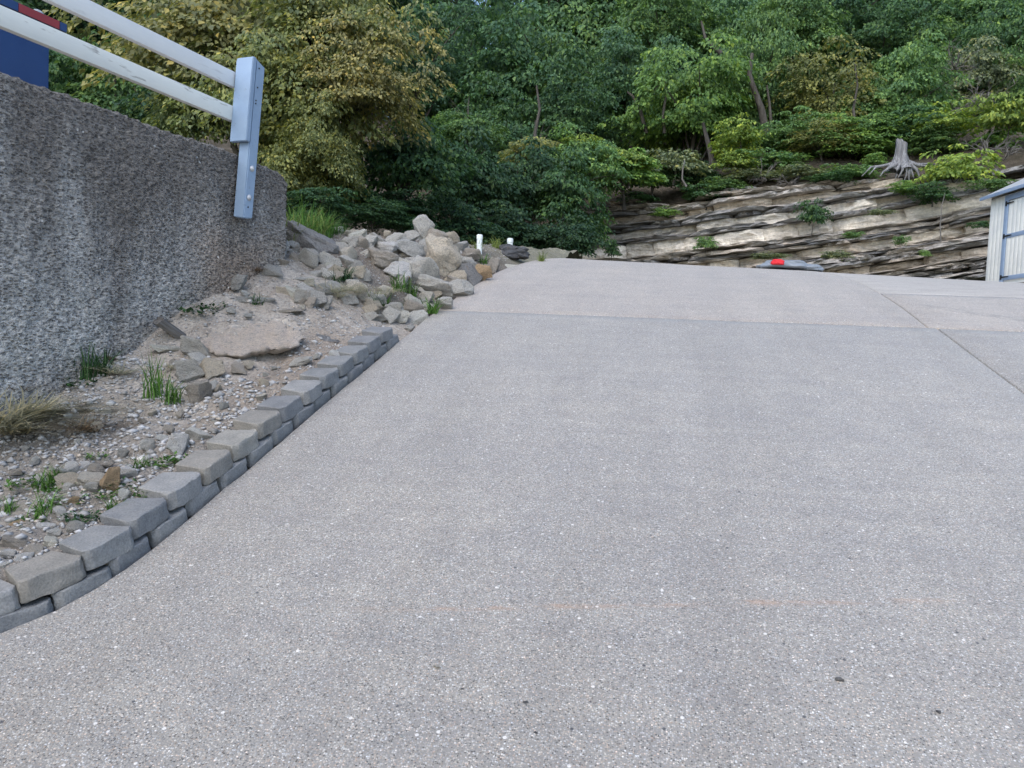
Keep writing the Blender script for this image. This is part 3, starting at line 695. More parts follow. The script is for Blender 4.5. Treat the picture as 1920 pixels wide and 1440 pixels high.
GRV = [
 (470, 1112, 175, 104, 't', 'chunk', 'tan stone, left of a row of three in the gravel'), (620, 1120, 175, 112, 'p', 'chunk', 'cream block, middle of a row of three in the gravel'),
 (742, 1110, 116, 150, 'o', 'chunk', 'yellowish pitted upright stone, right of a row of three in the gravel'), (860, 1060, 126, 84, 'w', 'chunk', 'white stone right above the yellowish pitted one'),
 (480, 1010, 86, 74, 'w', 'chunk', 'white stone above the row of three in the gravel'), (398, 1296, 82, 50, 'w', 'chunk', 'small bright white stone in the low weeds'),
 (305, 1400, 126, 50, 'w', 'slab', 'flat bright white stone near the lower left'), (112, 1400, 106, 56, 'o', 'chunk', 'orange-tan stone near the left picture edge'),
 (642, 1030, 96, 74, 'b', 'chunk', 'brown-grey stone above the cream block'), (730, 982, 90, 46, 'b', 'chunk', 'small brown stone above the brown-grey one'),
 (842, 1192, 78, 66, 'w', 'chunk', 'small white stone right of the yellowish pitted one'), (990, 872, 98, 90, 'l', 'chunk', 'grey rough stone in the brown gravel'), (575, 995, 70, 50, 'w', 'chunk', 'small pale stone right of the white one in the gravel'),
 (490, 1240, 70, 60, 'o', 'chunk', 'small rusty stone in the low weeds')]
q = zr(0, 600, 3.6)
for (zx, zy, w, hp, tn, kd, lab) in GRV: rock(*q(zx, zy, w, hp), tn, kd, lab, 'stones in the gravel')
q = zr(0, 820, 3.6)
for (zx, zy, w, hp, tn, kd, lab) in [(50, 810, 100, 64, 'w', 'chunk', 'white stone behind the nearest edging blocks'), (165, 832, 116, 66, 'w', 'chunk', 'white jagged stone right of the other white one near the blocks'),
  (340, 730, 84, 76, 'p', 'chunk', 'cream stone in dark soil close to the blocks'), (90, 732, 150, 84, 'b', 'chunk', 'brown lump of stone near the left picture edge'), (20, 900, 90, 70, 'l', 'chunk', 'light stone at the left picture edge by the blocks')]:
    rock(*q(zx, zy, w, hp), tn, kd, lab, 'stones in the gravel')
# smaller stones tucked into the pile and scattered over the bank, each named after its nearest big neighbour
STOP = {'at', 'in', 'on', 'of', 'below', 'above', 'under', 'behind', 'beside', 'between', 'near', 'leaning', 'standing', 'lying', 'with', 'left', 'right', 'peeping', 'next', 'across', 'close', 'resting', 'touching', 'just', 'wedged', 'sloping', 'along', 'tucked', 'atop', 'cut', 'to', 'and'}
NAMED = []
for o_ in [o_ for o_ in COL.objects if o_.name.startswith('rock') and o_.get('category') == 'rock']:
    ws = []
    for w_ in o_['label'].split():
        if w_ in STOP: break
        ws.append(w_.strip(','))
        if w_.endswith(','): break
    NAMED.append((np.array(o_.location), ' '.join(ws[:6])))
USED = set()
TW = {'g': 'grey', 'l': 'light grey', 'p': 'cream', 't': 'tan', 'b': 'brown', 'w': 'white', 'o': 'rusty'}
def filler(px, py, s, grp, name):
    if px > 850 and py < 500: return
    B = hit(px, py); u, t = ut(B[0], B[1]); e = float(ul(t)) - u
    if e < (.24 if t < 5 else .06) or e > 1.35 or (t < 5.3 and e > float(np.interp(t, T_EW, V_EW)) - .08): return
    dd = sorted(((float(np.linalg.norm(B - p_)), nm, p_) for p_, nm in NAMED), key=lambda a: a[0])[:4]
    for tn in rr.sample('gllptbw', 7):
        for _, nm, p_ in dd:
            dx = B[0] - p_[0]; dy = B[1] - p_[1]
            side = ('right of' if dx > 0 else 'left of') if abs(dx) > abs(dy) else ('behind' if dy > 0 else 'in front of')
            lab = f'small {TW[tn]} stone {side} the {nm}'
            if lab not in USED:
                USED.add(lab); rock(px, py, s, s * rr.uniform(.55, .9), tn, 'chunk', lab, grp, tilt=rr.uniform(-20, 20), name=name); return
for i in range(135): filler(rr.uniform(545, 935), rr.uniform(422, 600), rr.uniform(15, 38), 'small pile stones', 'small_rock')
for i in range(120):
    px, py = rr.uniform(10, 600), rr.uniform(540, 1060); filler(px, py, rr.uniform(8, 17) * (1 + max(0, py - 700) / 350), 'small scattered stones', 'stone')

# pebbles: gravel on the bank (uncountable)
def gravel():
    ico = np.array([(0, 0, 1), (.9, 0, .3), (.2, .85, .35), (-.75, .5, .3), (-.7, -.55, .35), (.3, -.85, .3), (.5, .5, -.5), (-.6, 0, -.55), (.3, -.5, -.6)])
    from itertools import combinations
    bm = bmesh.new(); [bm.verts.new(p) for p in ico]; bmesh.ops.convex_hull(bm, input=list(bm.verts)); bmesh.ops.triangulate(bm, faces=bm.faces)
    bm.verts.index_update(); base = np.array([v.co for v in bm.verts]); fc = np.array([[v.index for v in f.verts] for f in bm.faces]); bm.free()
    N = 34000
    t = RNG.uniform(1.3, 9.5, N); e = RNG.uniform(.2, 1.5, N)
    dens = np.where(t < 4.0, 1.0, np.where(t < 5.4, .62, .5)); n1 = np.array([mnoise.noise(Vector((a * 1.6, b * 1.6, 3))) for a, b in zip(t, e)])
    keep = (RNG.uniform(0, 1, N) < dens * np.clip(.75 + n1 * .9, .12, 1)) & ~((t < 5.3) & (e > np.interp(t, T_EW, V_EW) - .01))
    t, e = t[keep], e[keep]; u = ul(t) - e; N = len(t)
    sz = RNG.lognormal(math.log(.0062), .45, N) * np.where(t < 4, 1.1, .78); sz = np.clip(sz, .003, .024)
    z = bank(u, t) + np.array([fbm(a * 3, b * 3, 0, 3) * .05 + fbm(a * 14, b * 14, 3, 2) * .018 for a, b in zip(u, t)])
    x, y = xy(u, t)
    ang = RNG.uniform(0, 6.28, N); ca, sa = np.cos(ang), np.sin(ang)
    jit = RNG.uniform(.7, 1.35, (N, len(base), 1)); P = base[None] * jit * (sz[:, None] * RNG.uniform(.75, 1.3, (N, 1)))[:, None, :]
    P[:, :, 2] *= RNG.uniform(.45, .85, (N, 1)); P[:, :, 0] *= RNG.uniform(.8, 1.5, (N, 1))
    Q = np.empty_like(P); Q[:, :, 0] = P[:, :, 0] * ca[:, None] - P[:, :, 1] * sa[:, None]; Q[:, :, 1] = P[:, :, 0] * sa[:, None] + P[:, :, 1] * ca[:, None]; Q[:, :, 2] = P[:, :, 2]
    Q += np.stack([x, y, z + sz * .2], 1)[:, None, :]
    Fc = (fc[None] + (np.arange(N) * len(base))[:, None, None]).reshape(-1, 3)
    return mesh_np('gravel', Q.reshape(-1, 3), Fc, [M_PEB])
link('gravel', gravel(), label='grey limestone gravel and chips strewn over the bank', cat='gravel', kind='stuff')

for (px, py, w, tn, nm, lab) in [(819, 1256, 13, 'p', 'pebble', 'small white pebble with a brown side on the driveway'), (985, 1322, 10, 'k', 'pebble', 'small dark stone chip on the lower driveway'), (1574, 1277, 15, 'd', 'pebble', 'oval grey pebble on the lower right of the driveway'), (1759, 1337, 9, 'k', 'pebble', 'tiny black chip at the lower right of the driveway'), (946, 1274, 9, 'w', 'pebble', 'tiny bright white pebble in the middle of the lower driveway'), (753, 1388, 9, 'w', 'pebble', 'tiny white chip near the bottom edge of the driveway'), (866, 1295, 7, 'k', 'pebble', 'tiny black chip left of the centre of the lower driveway'), (1005, 1376, 8, 'k', 'pebble', 'tiny dark chip near the bottom centre of the driveway')]:
    rock(px, py, w, w * .6, tn, 'chunk', lab, 'stray pebbles on the driveway', name=nm, sink=.3)
# old wood chunk by the wall
B = hit(308, 640)
bm = bmesh.new(); bmesh.ops.create_cone(bm, cap_ends=True, segments=9, radius1=.045, radius2=.05, depth=.26)
bmesh.ops.subdivide_edges(bm, edges=list(bm.edges), cuts=3, use_grid_fill=True)
for v in bm.verts: v.co += mnoise.noise_vector(Vector((v.co.x * 45, v.co.y * 45, v.co.z * 4))) * .012; v.co.y *= .6
lg = link('wood_chunk', bm_mesh('wood_chunk', bm, [M_LOG], sharp=35), label='short piece of old dark split wood lying by the wall foot', cat='wood')
lg.location = (B[0] + .03, B[1] + .08, B[2] + .05); lg.rotation_euler = (R(58), 0, R(-38))

# ------------------------------------------------------------------ grass, weeds, straw
def tuft_mesh(seed, n, length, spread, lean, width, flat=0.0, fan=None):
    rs = np.random.default_rng(seed); V = []; Fq = []
    for i in range(n):
        a = rs.uniform(0, 6.28) if fan is None else rs.normal(fan, .55); L = length * rs.uniform(.45, 1.1); b = np.array([rs.normal(0, spread), rs.normal(0, spread), 0])
        d = np.array([math.cos(a), math.sin(a), 0]); side = np.array([-d[1], d[0], 0]); ln = lean * rs.uniform(.3, 1.4)
        w = width * rs.uniform(.6, 1.3); k = len(V); S = 4
        up = (1 - flat) * rs.uniform(.7, 1.1) + .05
        wob = rs.normal(0, .12)
        for j in range(S + 1):
            s = j / S; p = b + d * L * ln * s ** (1.6 if flat < .5 else 1.0) + np.array([0, 0, L * up * (s - .42 * min(1, ln) * s * s)]) + side * wob * L * s * s
            ww = w * (1 - s) ** .6 * .5 + .0004
            V += [p - side * ww, p + side * ww]
            if j: Fq.append((k + 2 * j - 2, k + 2 * j - 1, k + 2 * j + 1, k + 2 * j))
    return mesh_np('grass_blades', V, Fq, [M_GRASS])
def weed_mesh(seed, n, size):
    rs = np.random.default_rng(seed); V = []; Fq = []
    for i in range(n):
        p = np.array([np.clip(rs.normal(0, size), -1.0 * size, 1.0 * size), np.clip(rs.normal(0, size), -1.0 * size, 1.0 * size), abs(rs.normal(0, size * .35))]); a = rs.uniform(0, 6.28); d = np.array([math.cos(a), math.sin(a), rs.uniform(-.1, .8)]); d /= np.linalg.norm(d)
        s = np.cross(d, [0, 0, 1]); s /= np.linalg.norm(s); L = size * rs.uniform(.35, .8); w = L * rs.uniform(.12, .3); k = len(V)
        V += [p, p + d * L * .5 - s * w, p + d * L, p + d * L * .5 + s * w]; Fq.append((k, k + 1, k + 2, k + 3))
    return mesh_np('weed_leaves', V, Fq, [M_GRASS])
G_TALL = [tuft_mesh(i, 130, .34, .05, .55, .0075) for i in range(3)]
G_TUFT = [tuft_mesh(10 + i, 60, .15, .025, .8, .006) for i in range(3)]
G_STRAW = [tuft_mesh(20 + i, 130, .24, .035, 1.0, .0042, .72) for i in range(3)]
G_FAN = [tuft_mesh(30 + i, 190, .36, .03, 1.0, .0045, .7, fan=-.4) for i in range(2)]
G_WEED = [weed_mesh(40 + i, 90, .06) for i in range(3)]
G_STALK = [tuft_mesh(50 + i, 46, .2, .022, .32, .0055) for i in range(2)]
GC = {'g': (.10, .22, .045), 'd': (.045, .11, .04), 'y': (.20, .26, .07), 's': (.56, .545, .42), 'b': (.24, .18, .125), 'v': (.07, .16, .03)}
def tuft(px, py, me, col, sc, name, label, cat, group=None, rz=None):
    p = hit(px, py); o = link(name, me, label=label, cat=cat, group=group, color=GC[col]); o.location = (p[0], p[1], p[2] + (.012 if me in G_STRAW + G_FAN else -.005))
    o.rotation_euler = (0, 0, rr.uniform(0, 6.28) if rz is None else rz); o.scale = (sc, sc, sc * rr.uniform(.9, 1.1)); return o
for i, (px, Yd, s, c, w) in enumerate([(545, 6.35, 1.05, 'y', 'tallest yellow-green grass clump touching the end of the wall'), (566, 6.5, 1.15, 'g', 'tall green grass clump second from the wall end'), (588, 6.65, 1.0, 'y', 'yellow-green grass clump above the middle of the large dark boulder'), (608, 6.8, .85, 'g', 'green grass clump above the right half of the large dark boulder'),
                                    (626, 6.95, .7, 'v', 'short dark green grass clump above the white stones'), (642, 7.1, .55, 'v', 'lowest grass clump at the right end of the tall grass'), (556, 6.9, .95, 'g', 'green grass clump at the back beside the wall end'), (598, 7.1, .8, 'v', 'dark green grass clump at the back of the tall grass')]):
    p = at(px, 420, Yd); o = link('grass_clump', G_TALL[i % 3], label=w, cat='grass', group='tall grass at the wall end', color=GC[c]); o.location = (p[0], p[1], float(gz(p[0], p[1])) - .02)
    o.rotation_euler = (0, 0, i * 1.7); o.scale = (s, s, s)
GT = [(750, 548, 'v', 1.3, 'green grass tuft at the front foot of the rock pile'), (770, 556, 'v', 1.1, 'green grass tuft right at the foot of the reddish brown stone'), (645, 528, 'd', 1.2, 'dark green weeds left of the straw on the bare dirt'),
      (625, 533, 'd', .9, 'small dark green weeds at the left end of the straw'), (700, 578, 'v', 1.0, 'sparse green grass in the dirt below the straw'), (722, 576, 'v', .9, 'small green grass tuft left of the lower pile stones'),
      (812, 588, 'g', 1.3, 'bright green grass tuft at the driveway edge among the stones'), (765, 584, 'v', .8, 'small green tuft between the lower pile stones'), (906, 497, 'v', 1.2, 'green grass tuft on the pile close to the pipes'),
      (930, 466, 'y', 1.3, 'yellow-green grass between the two white pipes'), (895, 470, 'y', 1.2, 'yellow-green grass around the left white pipe'), (1015, 490, 'y', 1.0, 'low yellow-green grass at the crest beside the dark lumpy rock'), (480, 572, 'd', .8, 'tiny green tuft under the long grey slab')]
for i, (px, py, c, s, lab) in enumerate(GT): tuft(px, py, G_TUFT[i % 3], c, s, 'grass_tuft', lab, 'grass', 'grass tufts on the bank')
tuft(292, 748, G_STALK[0], 'g', 1.25, 'weed', 'tall upright green weed in the gravel beside the brown stone', 'weed')
tuft(320, 756, G_TUFT[1], 'v', 1.1, 'weed', 'bushy green weed at the foot of the tall upright one', 'weed')
tuft(165, 712, G_STALK[1], 'd', 1.3, 'weed', 'dark green upright weed growing against the wall foot', 'weed')
tuft(190, 705, G_TUFT[2], 'd', 1.3, 'weed', 'dark green spreading weed against the wall foot', 'weed')
tuft(150, 725, G_WEED[0], 'd', 1.0, 'weed', 'low dark weed left of the upright one at the wall foot', 'weed')
tuft(372, 592, G_WEED[1], 'd', 1.3, 'weed', 'dark low weed at the wall foot above the old wood chunk', 'weed')
tuft(395, 580, G_WEED[2], 'd', 1.0, 'weed', 'dark weed hugging the wall right of the other low weed', 'weed')
for i, (px, py, c, s, w) in enumerate([(90, 920, 'v', .8, 'green weeds left of the tan stone of the row of three'), (40, 915, 'v', .7, 'small green weeds near the left edge above the other patches'), (130, 945, 'g', .8, 'bright green weeds just below the tan stone of the row of three'), (105, 900, 'v', .6, 'low weeds left above the row of three stones'),
        (330, 865, 'v', .7, 'green blades right above the edging, beside the white rough stone'), (300, 872, 'g', .7, 'bright green blades left of those beside the white rough stone'), (262, 885, 'v', .6, 'green weeds right of the white stone above the row of three'), (232, 915, 'd', .7, 'dark weeds right of the yellowish pitted stone'), (200, 930, 'v', .6, 'weeds at the foot of the yellowish pitted stone'),
        (85, 965, 'g', .8, 'bright green patch of weeds in the lower left gravel'), (60, 985, 'v', .7, 'green weeds below the bright green patch at lower left'), (150, 975, 'd', .7, 'dark weeds beside the dark soil hollow near the edging'), (210, 960, 'v', .5, 'few weeds between the row of three stones and the edging'), (180, 860, 'v', .5, 'single small weed below the brown dead grass mat'),
        (270, 930, 'v', .6, 'weeds close behind the tan edging block'), (15, 965, 'g', .6, 'bright weeds cut by the left picture edge'), (120, 925, 'v', .8, 'green weeds between the left weeds and the tan stone')]):
    tuft(px, py, G_WEED[i % 3] if i % 3 else G_TUFT[i % 2], c, s, 'weed_patch', w, 'weed', 'low weeds in the gravel')
tuft(8, 800, G_FAN[0], 's', 1.75, 'dry_grass', 'big fan of pale dry grass lying on the gravel at the left edge', 'dry grass', rz=R(5))
tuft(15, 818, G_FAN[1], 's', 1.4, 'dry_grass', 'lower layer of pale dry grass at the left picture edge', 'dry grass', rz=R(-15))
tuft(60, 785, G_FAN[0], 's', 1.5, 'dry_grass', 'pale dry grass at the right tip of the big fan', 'dry grass', rz=R(15))
tuft(217, 705, G_STRAW[1], 's', 1.05, 'dry_grass', 'small pale spray of dry grass below the wall weeds', 'dry grass')
tuft(330, 695, G_STRAW[0], 's', .7, 'dry_grass', 'dry grass strands left of the squarish grey stone', 'dry grass')
tuft(160, 812, G_STRAW[2], 'b', 1.2, 'dry_grass', 'brown dead grass mat on the gravel', 'dry grass')
tuft(205, 680, G_STRAW[2], 'b', .6, 'dry_grass', 'brown dead tuft right of the wall weeds', 'dry grass')
for i, (px, py, s) in enumerate([(622, 552, 1.2), (655, 552, 1.2), (690, 558, 1.25), (725, 552, .9), (640, 562, 1.1)]): tuft(px, py, G_STRAW[i % 3], 's', s, 'dry_grass', 'pale straw strewn between the weeds at the foot of the rock pile', 'dry grass', 'straw by the rock pile')
tuft(480, 512, G_STRAW[1], 'b', .6, 'dry_grass', 'brown dead grass at the wall foot near the upright boulder', 'dry grass')
tuft(10, 770, G_STRAW[0], 'b', .9, 'dry_grass', 'brown roots of the big dry grass fan at the wall', 'dry grass')

# ------------------------------------------------------------------ white pipes
def pipe(px, py_top, Yd, label):
    p = at(px, py_top, Yd); zg = float(gz(p[0], p[1])) - .1; r = 5.1 * Yd / F
    e = empty('vent_pipe', (p[0], p[1], zg), label=label, cat='pipe', group='white plastic pipes')
    hgt = p[2] - zg
    bm = bmesh.new(); bmesh.ops.create_cone(bm, cap_ends=True, segments=24, radius1=r, radius2=r, depth=hgt - .03, matrix=Matrix.Translation((0, 0, (hgt - .03) / 2)))
    link('pipe_shaft', bm_mesh('pipe_shaft', bm, [M_PVC], sharp=40), e)
    bm = bmesh.new(); bmesh.ops.create_cone(bm, cap_ends=True, segments=24, radius1=r * 1.13, radius2=r * 1.13, depth=.055, matrix=Matrix.Translation((0, 0, hgt - .0275)))
    bmesh.ops.bevel(bm, geom=[ed for ed in bm.edges if ed.calc_face_angle(0) > 1], offset=.006, segments=2, affect='EDGES')
    link('pipe_cap', bm_mesh('pipe_cap', bm, [M_PVC], sharp=40), e)
    e.rotation_euler = (0, R(-.5), 0)
pipe(900, 440, 8.5, 'capped white plastic pipe beside the long thin slab'); pipe(957, 447, 9.3, 'shorter capped white pipe behind the dark lumpy rock')

# ------------------------------------------------------------------ sack with red cloth at the crest
p = at(1472, 502, 10.6); zg = float(gz(p[0], p[1]))
sack = empty('plastic_sack', (p[0], p[1], zg), label='grey plastic sack with a red print lying at the crest of the driveway', cat='sack')
def lump(w, d_, hh, seed, mat):
    bm = bmesh.new(); bmesh.ops.create_icosphere(bm, subdivisions=4, radius=1)
    for v in bm.verts:
        c = v.co.copy(); n = mnoise.fractal(c * 1.8 + Vector((seed, 0, 0)), 1, 2, 4); rg = abs(mnoise.noise(c * 4 + Vector((0, seed, 0))))
        c *= 1 + .2 * n - .15 * rg
        v.co = Vector((c.x * w, c.y * d_, max(c.z, -.4) * hh))
    return bm_mesh('sack_body', bm, [mat], True)
o = link('sack_body', lump(.36, .3, .09, 2, M_TARP), sack); o.location = (0, 0, .05)
o = link('folded_end', lump(.2, .2, .07, 9, M_TARP), sack); o.location = (.32, -.02, .03)
o = link('red_print', lump(.09, .1, .06, 5, M_REDCLOTH), sack); o.location = (-.18, -.22, .065)

# ------------------------------------------------------------------ blue bin behind the wall
c = at(92, 150, 6.2); baz = R(21)
bl = Matrix.Rotation(-baz, 4, 'Z'); bz = 2.5
binb = empty('storage_bin', (c[0], c[1], bz), -baz, label='dark blue metal bin with a red and blue lid edge behind the wall', cat='bin')
topz = at(92, 44, 6.2)[2] - bz
link('bin_body', bm_mesh('bin_body', box_bm((-1.4, -2.6, 0), (0, 0, topz - .05), .01), [M_BLUE], sharp=40), binb)
for y in (-.62, -1.25, -1.9):
    link('rib', bm_mesh('rib', box_bm((-.005, y - .02, .02), (.018, y + .02, topz - .08), .004), [M_BLUE], sharp=40), binb)
lid = link('lid', bm_mesh('lid', box_bm((-1.45, -2.65, topz - .045), (.06, .1, topz + .03), .008), [M_NAVY], sharp=40), binb)
for (y0, y1, mt) in ((.04, .1, M_BLUE), (-.30, .035, M_RED), (-.95, -.305, M_BLUE), (-1.5, -.955, M_RED)):
    link('edge_tape', bm_mesh('edge_tape', box_bm((.055, y0, topz - .038), (.064, y1 + .0, topz + .024), .001), [mt]), lid)
for y in (-.1, -.35, -.62, -.9, -1.2):
    bm = bmesh.new(); bmesh.ops.create_uvsphere(bm, u_segments=14, v_segments=10, radius=.045, matrix=Matrix.Translation((.0, y, topz + .03)) @ Matrix.Diagonal((.8, 1.1, .8, 1)))
    link('lid_bump', bm_mesh('lid_bump', bm, [M_CLEAR], True), lid)

# ------------------------------------------------------------------ shed on the right
pc = at(1853, 450, 17.0)
shed = empty('garden_shed', (pc[0], pc[1], 0), R(-1.5), label='white panelled garden shed with blue grey trim and black hinges', cat='shed')
zb = float(h(ut(pc[0], pc[1])[1])) + float(cross(*ut(pc[0], pc[1]))) - .05
def zof(px, py): return at(px, py, 17.0)[2]
ze = zof(1853, 374)                                             # eaves at the far corner
Ls = 3.4; Wd = 2.4
# local: far left corner at origin, front face x=0 looking to -x, running towards -y
link('wall', bm_mesh('wall', box_bm((.02, -Ls + .02, zb), (Wd, -.02, ze), 0), [M_SHED]), shed)
def plank(y0, y1, x, z0, z1, name='plank', mt=M_SHED, th=.02, parent=None):
    return link(name, bm_mesh(name, box_bm((x - th, y0, z0), (x, y1, z1), .003), [mt], sharp=40), parent or shed)
def sp(y): return y
for k in range(4): plank(-.135 * (k + 1) + .004, -.135 * k - .004, .018, zb, ze - .02)
plank(-.66, -.545, .006, zb + .02, ze - .14, 'door_trim', M_TRIM, .03)
plank(-2.4, -.545, .004, ze - .14, ze - .03, 'door_trim', M_TRIM, .032)
plank(-2.4, -2.29, .006, zb + .02, ze - .14, 'door_trim', M_TRIM, .03)
door = plank(-2.28, -.67, .02, zb + .06, ze - .15, 'door', M_SHED, .012)
for k in range(12): plank(-.67 - .134 * (k + 1) + .004, -.67 - .134 * k - .004, .006, zb + .17, ze - .16, 'plank', M_SHED, .014, door)
zm = zof(1880, 452)
plank(-2.28, -.67, -.006, zm - .05, zm + .04, 'door_rail', M_TRIM, .012, door); plank(-2.28, -.67, -.006, zb + .08, zb + .17, 'door_rail', M_TRIM, .012, door)
for k in range(8): plank(-2.42 - .12 * (k + 1) + .004, -2.42 - .12 * k - .004, .018, zb, ze - .02)
for z in (ze - .2, zm, zb + .15):
    hg = link('hinge', bm_mesh('hinge', box_bm((-.034, -.63, z - .05), (-.024, -.58, z + .05), .002), [M_BLACK]), door)
    bm = bmesh.new(); pts = [(-.63, -.018), (-.86, -.008), (-.86, .008), (-.63, .018)]
    A = [bm.verts.new((-.034, y, z + d_)) for y, d_ in pts]; B_ = [bm.verts.new((-.026, y, z + d_)) for y, d_ in pts]
    bm.faces.new(A); bm.faces.new(B_[::-1]); [bm.faces.new((A[i], B_[i], B_[(i + 1) % 4], A[(i + 1) % 4])) for i in range(4)]
    bmesh.ops.recalc_face_normals(bm, faces=bm.faces); link('hinge_strap', bm_mesh('hinge_strap', bm, [M_BLACK]), hg)
bm = bmesh.new(); pr = [(-.16, ze - .005), (-.16, ze + .05), (Wd / 2, ze + .75), (Wd + .16, ze + .05), (Wd + .16, ze - .005), (Wd / 2, ze + .69)]
A = [bm.verts.new((x, .13, z)) for x, z in pr]; B_ = [bm.verts.new((x, -Ls - .13, z)) for x, z in pr]
bm.faces.new(A); bm.faces.new(B_[::-1]); [bm.faces.new((A[i], B_[i], B_[(i + 1) % 6], A[(i + 1) % 6])) for i in range(6)]
bmesh.ops.recalc_face_normals(bm, faces=bm.faces); roof = link('roof', bm_mesh('roof', bm, [M_STEEL]), shed)
plank(-Ls - .13, .13, -.162, ze - .02, ze + .052, 'fascia', M_TRIM, .02, roof)
bm = bmesh.new(); G_ = [bm.verts.new(v) for v in ((.02, -.021, ze), (Wd, -.021, ze), (Wd / 2, -.021, ze + .68))]; bm.faces.new(G_)
H_ = [bm.verts.new(v) for v in ((.02, -Ls + .021, ze), (Wd, -Ls + .021, ze), (Wd / 2, -Ls + .021, ze + .68))]; bm.faces.new(H_[::-1]); link('gable', bm_mesh('gable', bm, [M_SHED]), shed)

# ------------------------------------------------------------------ cliff and hillside
CL = np.array([(-3.0, 28.5), (2.3, 24.2), (13.0, 20.5), (26.0, 16.0)])
seg = np.linalg.norm(np.diff(CL, axis=0), axis=1); cum = np.concatenate([[0], np.cumsum(seg)])
def cl_xy(s):
    return np.array([np.interp(s, cum, CL[:, 0]), np.interp(s, cum, CL[:, 1])])
def cl_px(px, py):                          # where a line of sight meets the vertical through the main cliff line
    a, b = CL[1], CL[2]; r = ray(px, py); dd = b - a
    k, s = np.linalg.solve(np.array([[dd[0], -r[0]], [dd[1], -r[1]]]), -a); return cum[1] + k * np.linalg.norm(dd), r[2] * s + EYE
TOPS = sorted(cl_px(*p) for p in [(1112, 380), (1140, 368), (1190, 370), (1250, 385), (1310, 372), (1360, 352), (1420, 345), (1500, 338), (1600, 332), (1700, 332), (1800, 325), (1880, 312), (1960, 290)])
TS = [0, cum[1] - 1.2] + [a for a, _ in TOPS] + [cum[-1]]; TZ = [4.2, 5.6] + [b for _, b in TOPS] + [TOPS[-1][1] + .8]
def ztop(s): return np.interp(s, TS, TZ)
rc = random.Random(5)
LAY = []; qv = -8.0
while qv < 14:
    thin = rc.random() < .62
    th = rc.uniform(.035, .13) if thin else rc.uniform(.16, .42)
    LAY.append((qv, th, rc.uniform(-.22, .32) if thin else rc.uniform(-.10, .08), thin, rc.random())); qv += th
LQ = np.array([l[0] for l in LAY])
CT = {True: [(.30, .285, .265), (.36, .34, .31)], False: [(.46, .41, .35), (.50, .46, .40)]}
DIP = .165
def build_cliff():
    ss = np.arange(1.0, cum[-1], .06); nv = 170; V = np.zeros((len(ss), nv + 2, 3)); C = np.ones((len(ss), nv + 2, 4))
    for i, s in enumerate(ss):
        p = cl_xy(s); a = cl_xy(max(0, s - .6)); b = cl_xy(min(cum[-1], s + .6)); t = (b - a) / np.linalg.norm(b - a); n = np.array([t[1], -t[0]])
        zt = float(ztop(s)) + .06 * fbm(s * .9, 2, 1); z0 = 2.7
        bulge = .35 * fbm(s * .25, 0, 3, 2) + .15 * fbm(s * .9, 0, 6, 2)
        for j in range(nv + 1):
            v = j / nv; z = z0 + (zt - z0) * v
            qc = z - DIP * s + .10 * fbm(s * .35, z * .5, 11, 2) + .02 * fbm(s * 2.5, z, 12, 2)
            k = min(max(int(np.searchsorted(LQ, qc)) - 1, 0), len(LAY) - 1); L = LAY[k]
            fr = (qc - L[0]) / L[1]
            brk = fbm(s * (1.1 if L[3] else .7) + L[4] * 60, L[4] * 30, 2, 3)
            bl = (.55 if L[3] else .8) * (.6 + L[4]); cell = math.floor(s / bl + 9 * L[4] + .25 * fbm(z * 3, s, 8)); hsh = math.sin(cell * 127.1 + k * 311.7) * 43758.5; hsh -= math.floor(hsh)
            prof = L[2] * (1 + 1.0 * brk) + (.10 * brk if L[3] else .14 * brk) + (hsh - .5) * (.26 if L[3] else .15) - .03 * abs(fr - .5) * 2 - (.20 if fr * L[1] < .035 and L[4] > .35 else 0)
            off = .75 * (1 - v) - .38 + bulge * .6 + prof * .5 + .03 * fbm(s * 4, z * 7, 4, 2) - .12 * max(0, v - .9) * 10 * .6
            V[i, j] = (p[0] + n[0] * off, p[1] + n[1] * off, z)
            tl = CT[L[3]]; c_ = np.array(tl[int(L[4] * 4.99) % len(tl)]) * (.82 + .36 * hsh)
            soil = float(sst(.88, .98, v + .10 * fbm(s * .8, z, 21)))
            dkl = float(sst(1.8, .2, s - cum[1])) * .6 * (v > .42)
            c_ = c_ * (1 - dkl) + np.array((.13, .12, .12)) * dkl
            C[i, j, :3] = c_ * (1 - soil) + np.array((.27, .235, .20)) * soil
        V[i, nv + 1] = (p[0] - n[0] * 1.2, p[1] - n[1] * 1.2, zt + .1); C[i, nv + 1, :3] = (.19, .16, .13)
    k = nv + 2; I = np.arange(len(ss) * k).reshape(len(ss), k)
    Fq = np.stack([I[:-1, :-1], I[1:, :-1], I[1:, 1:], I[:-1, 1:]], -1).reshape(-1, 4)
    return mesh_np('rock_face', V.reshape(-1, 3), Fq, [M_CLIFF], False, {'tone': C.reshape(-1, 4)})
cliff = empty('rock_cliff', (0, 0, 0), label='low cliff of bedded limestone with dark ledges behind the driveway crest', cat='cliff')
link('rock_face', build_cliff(), cliff)
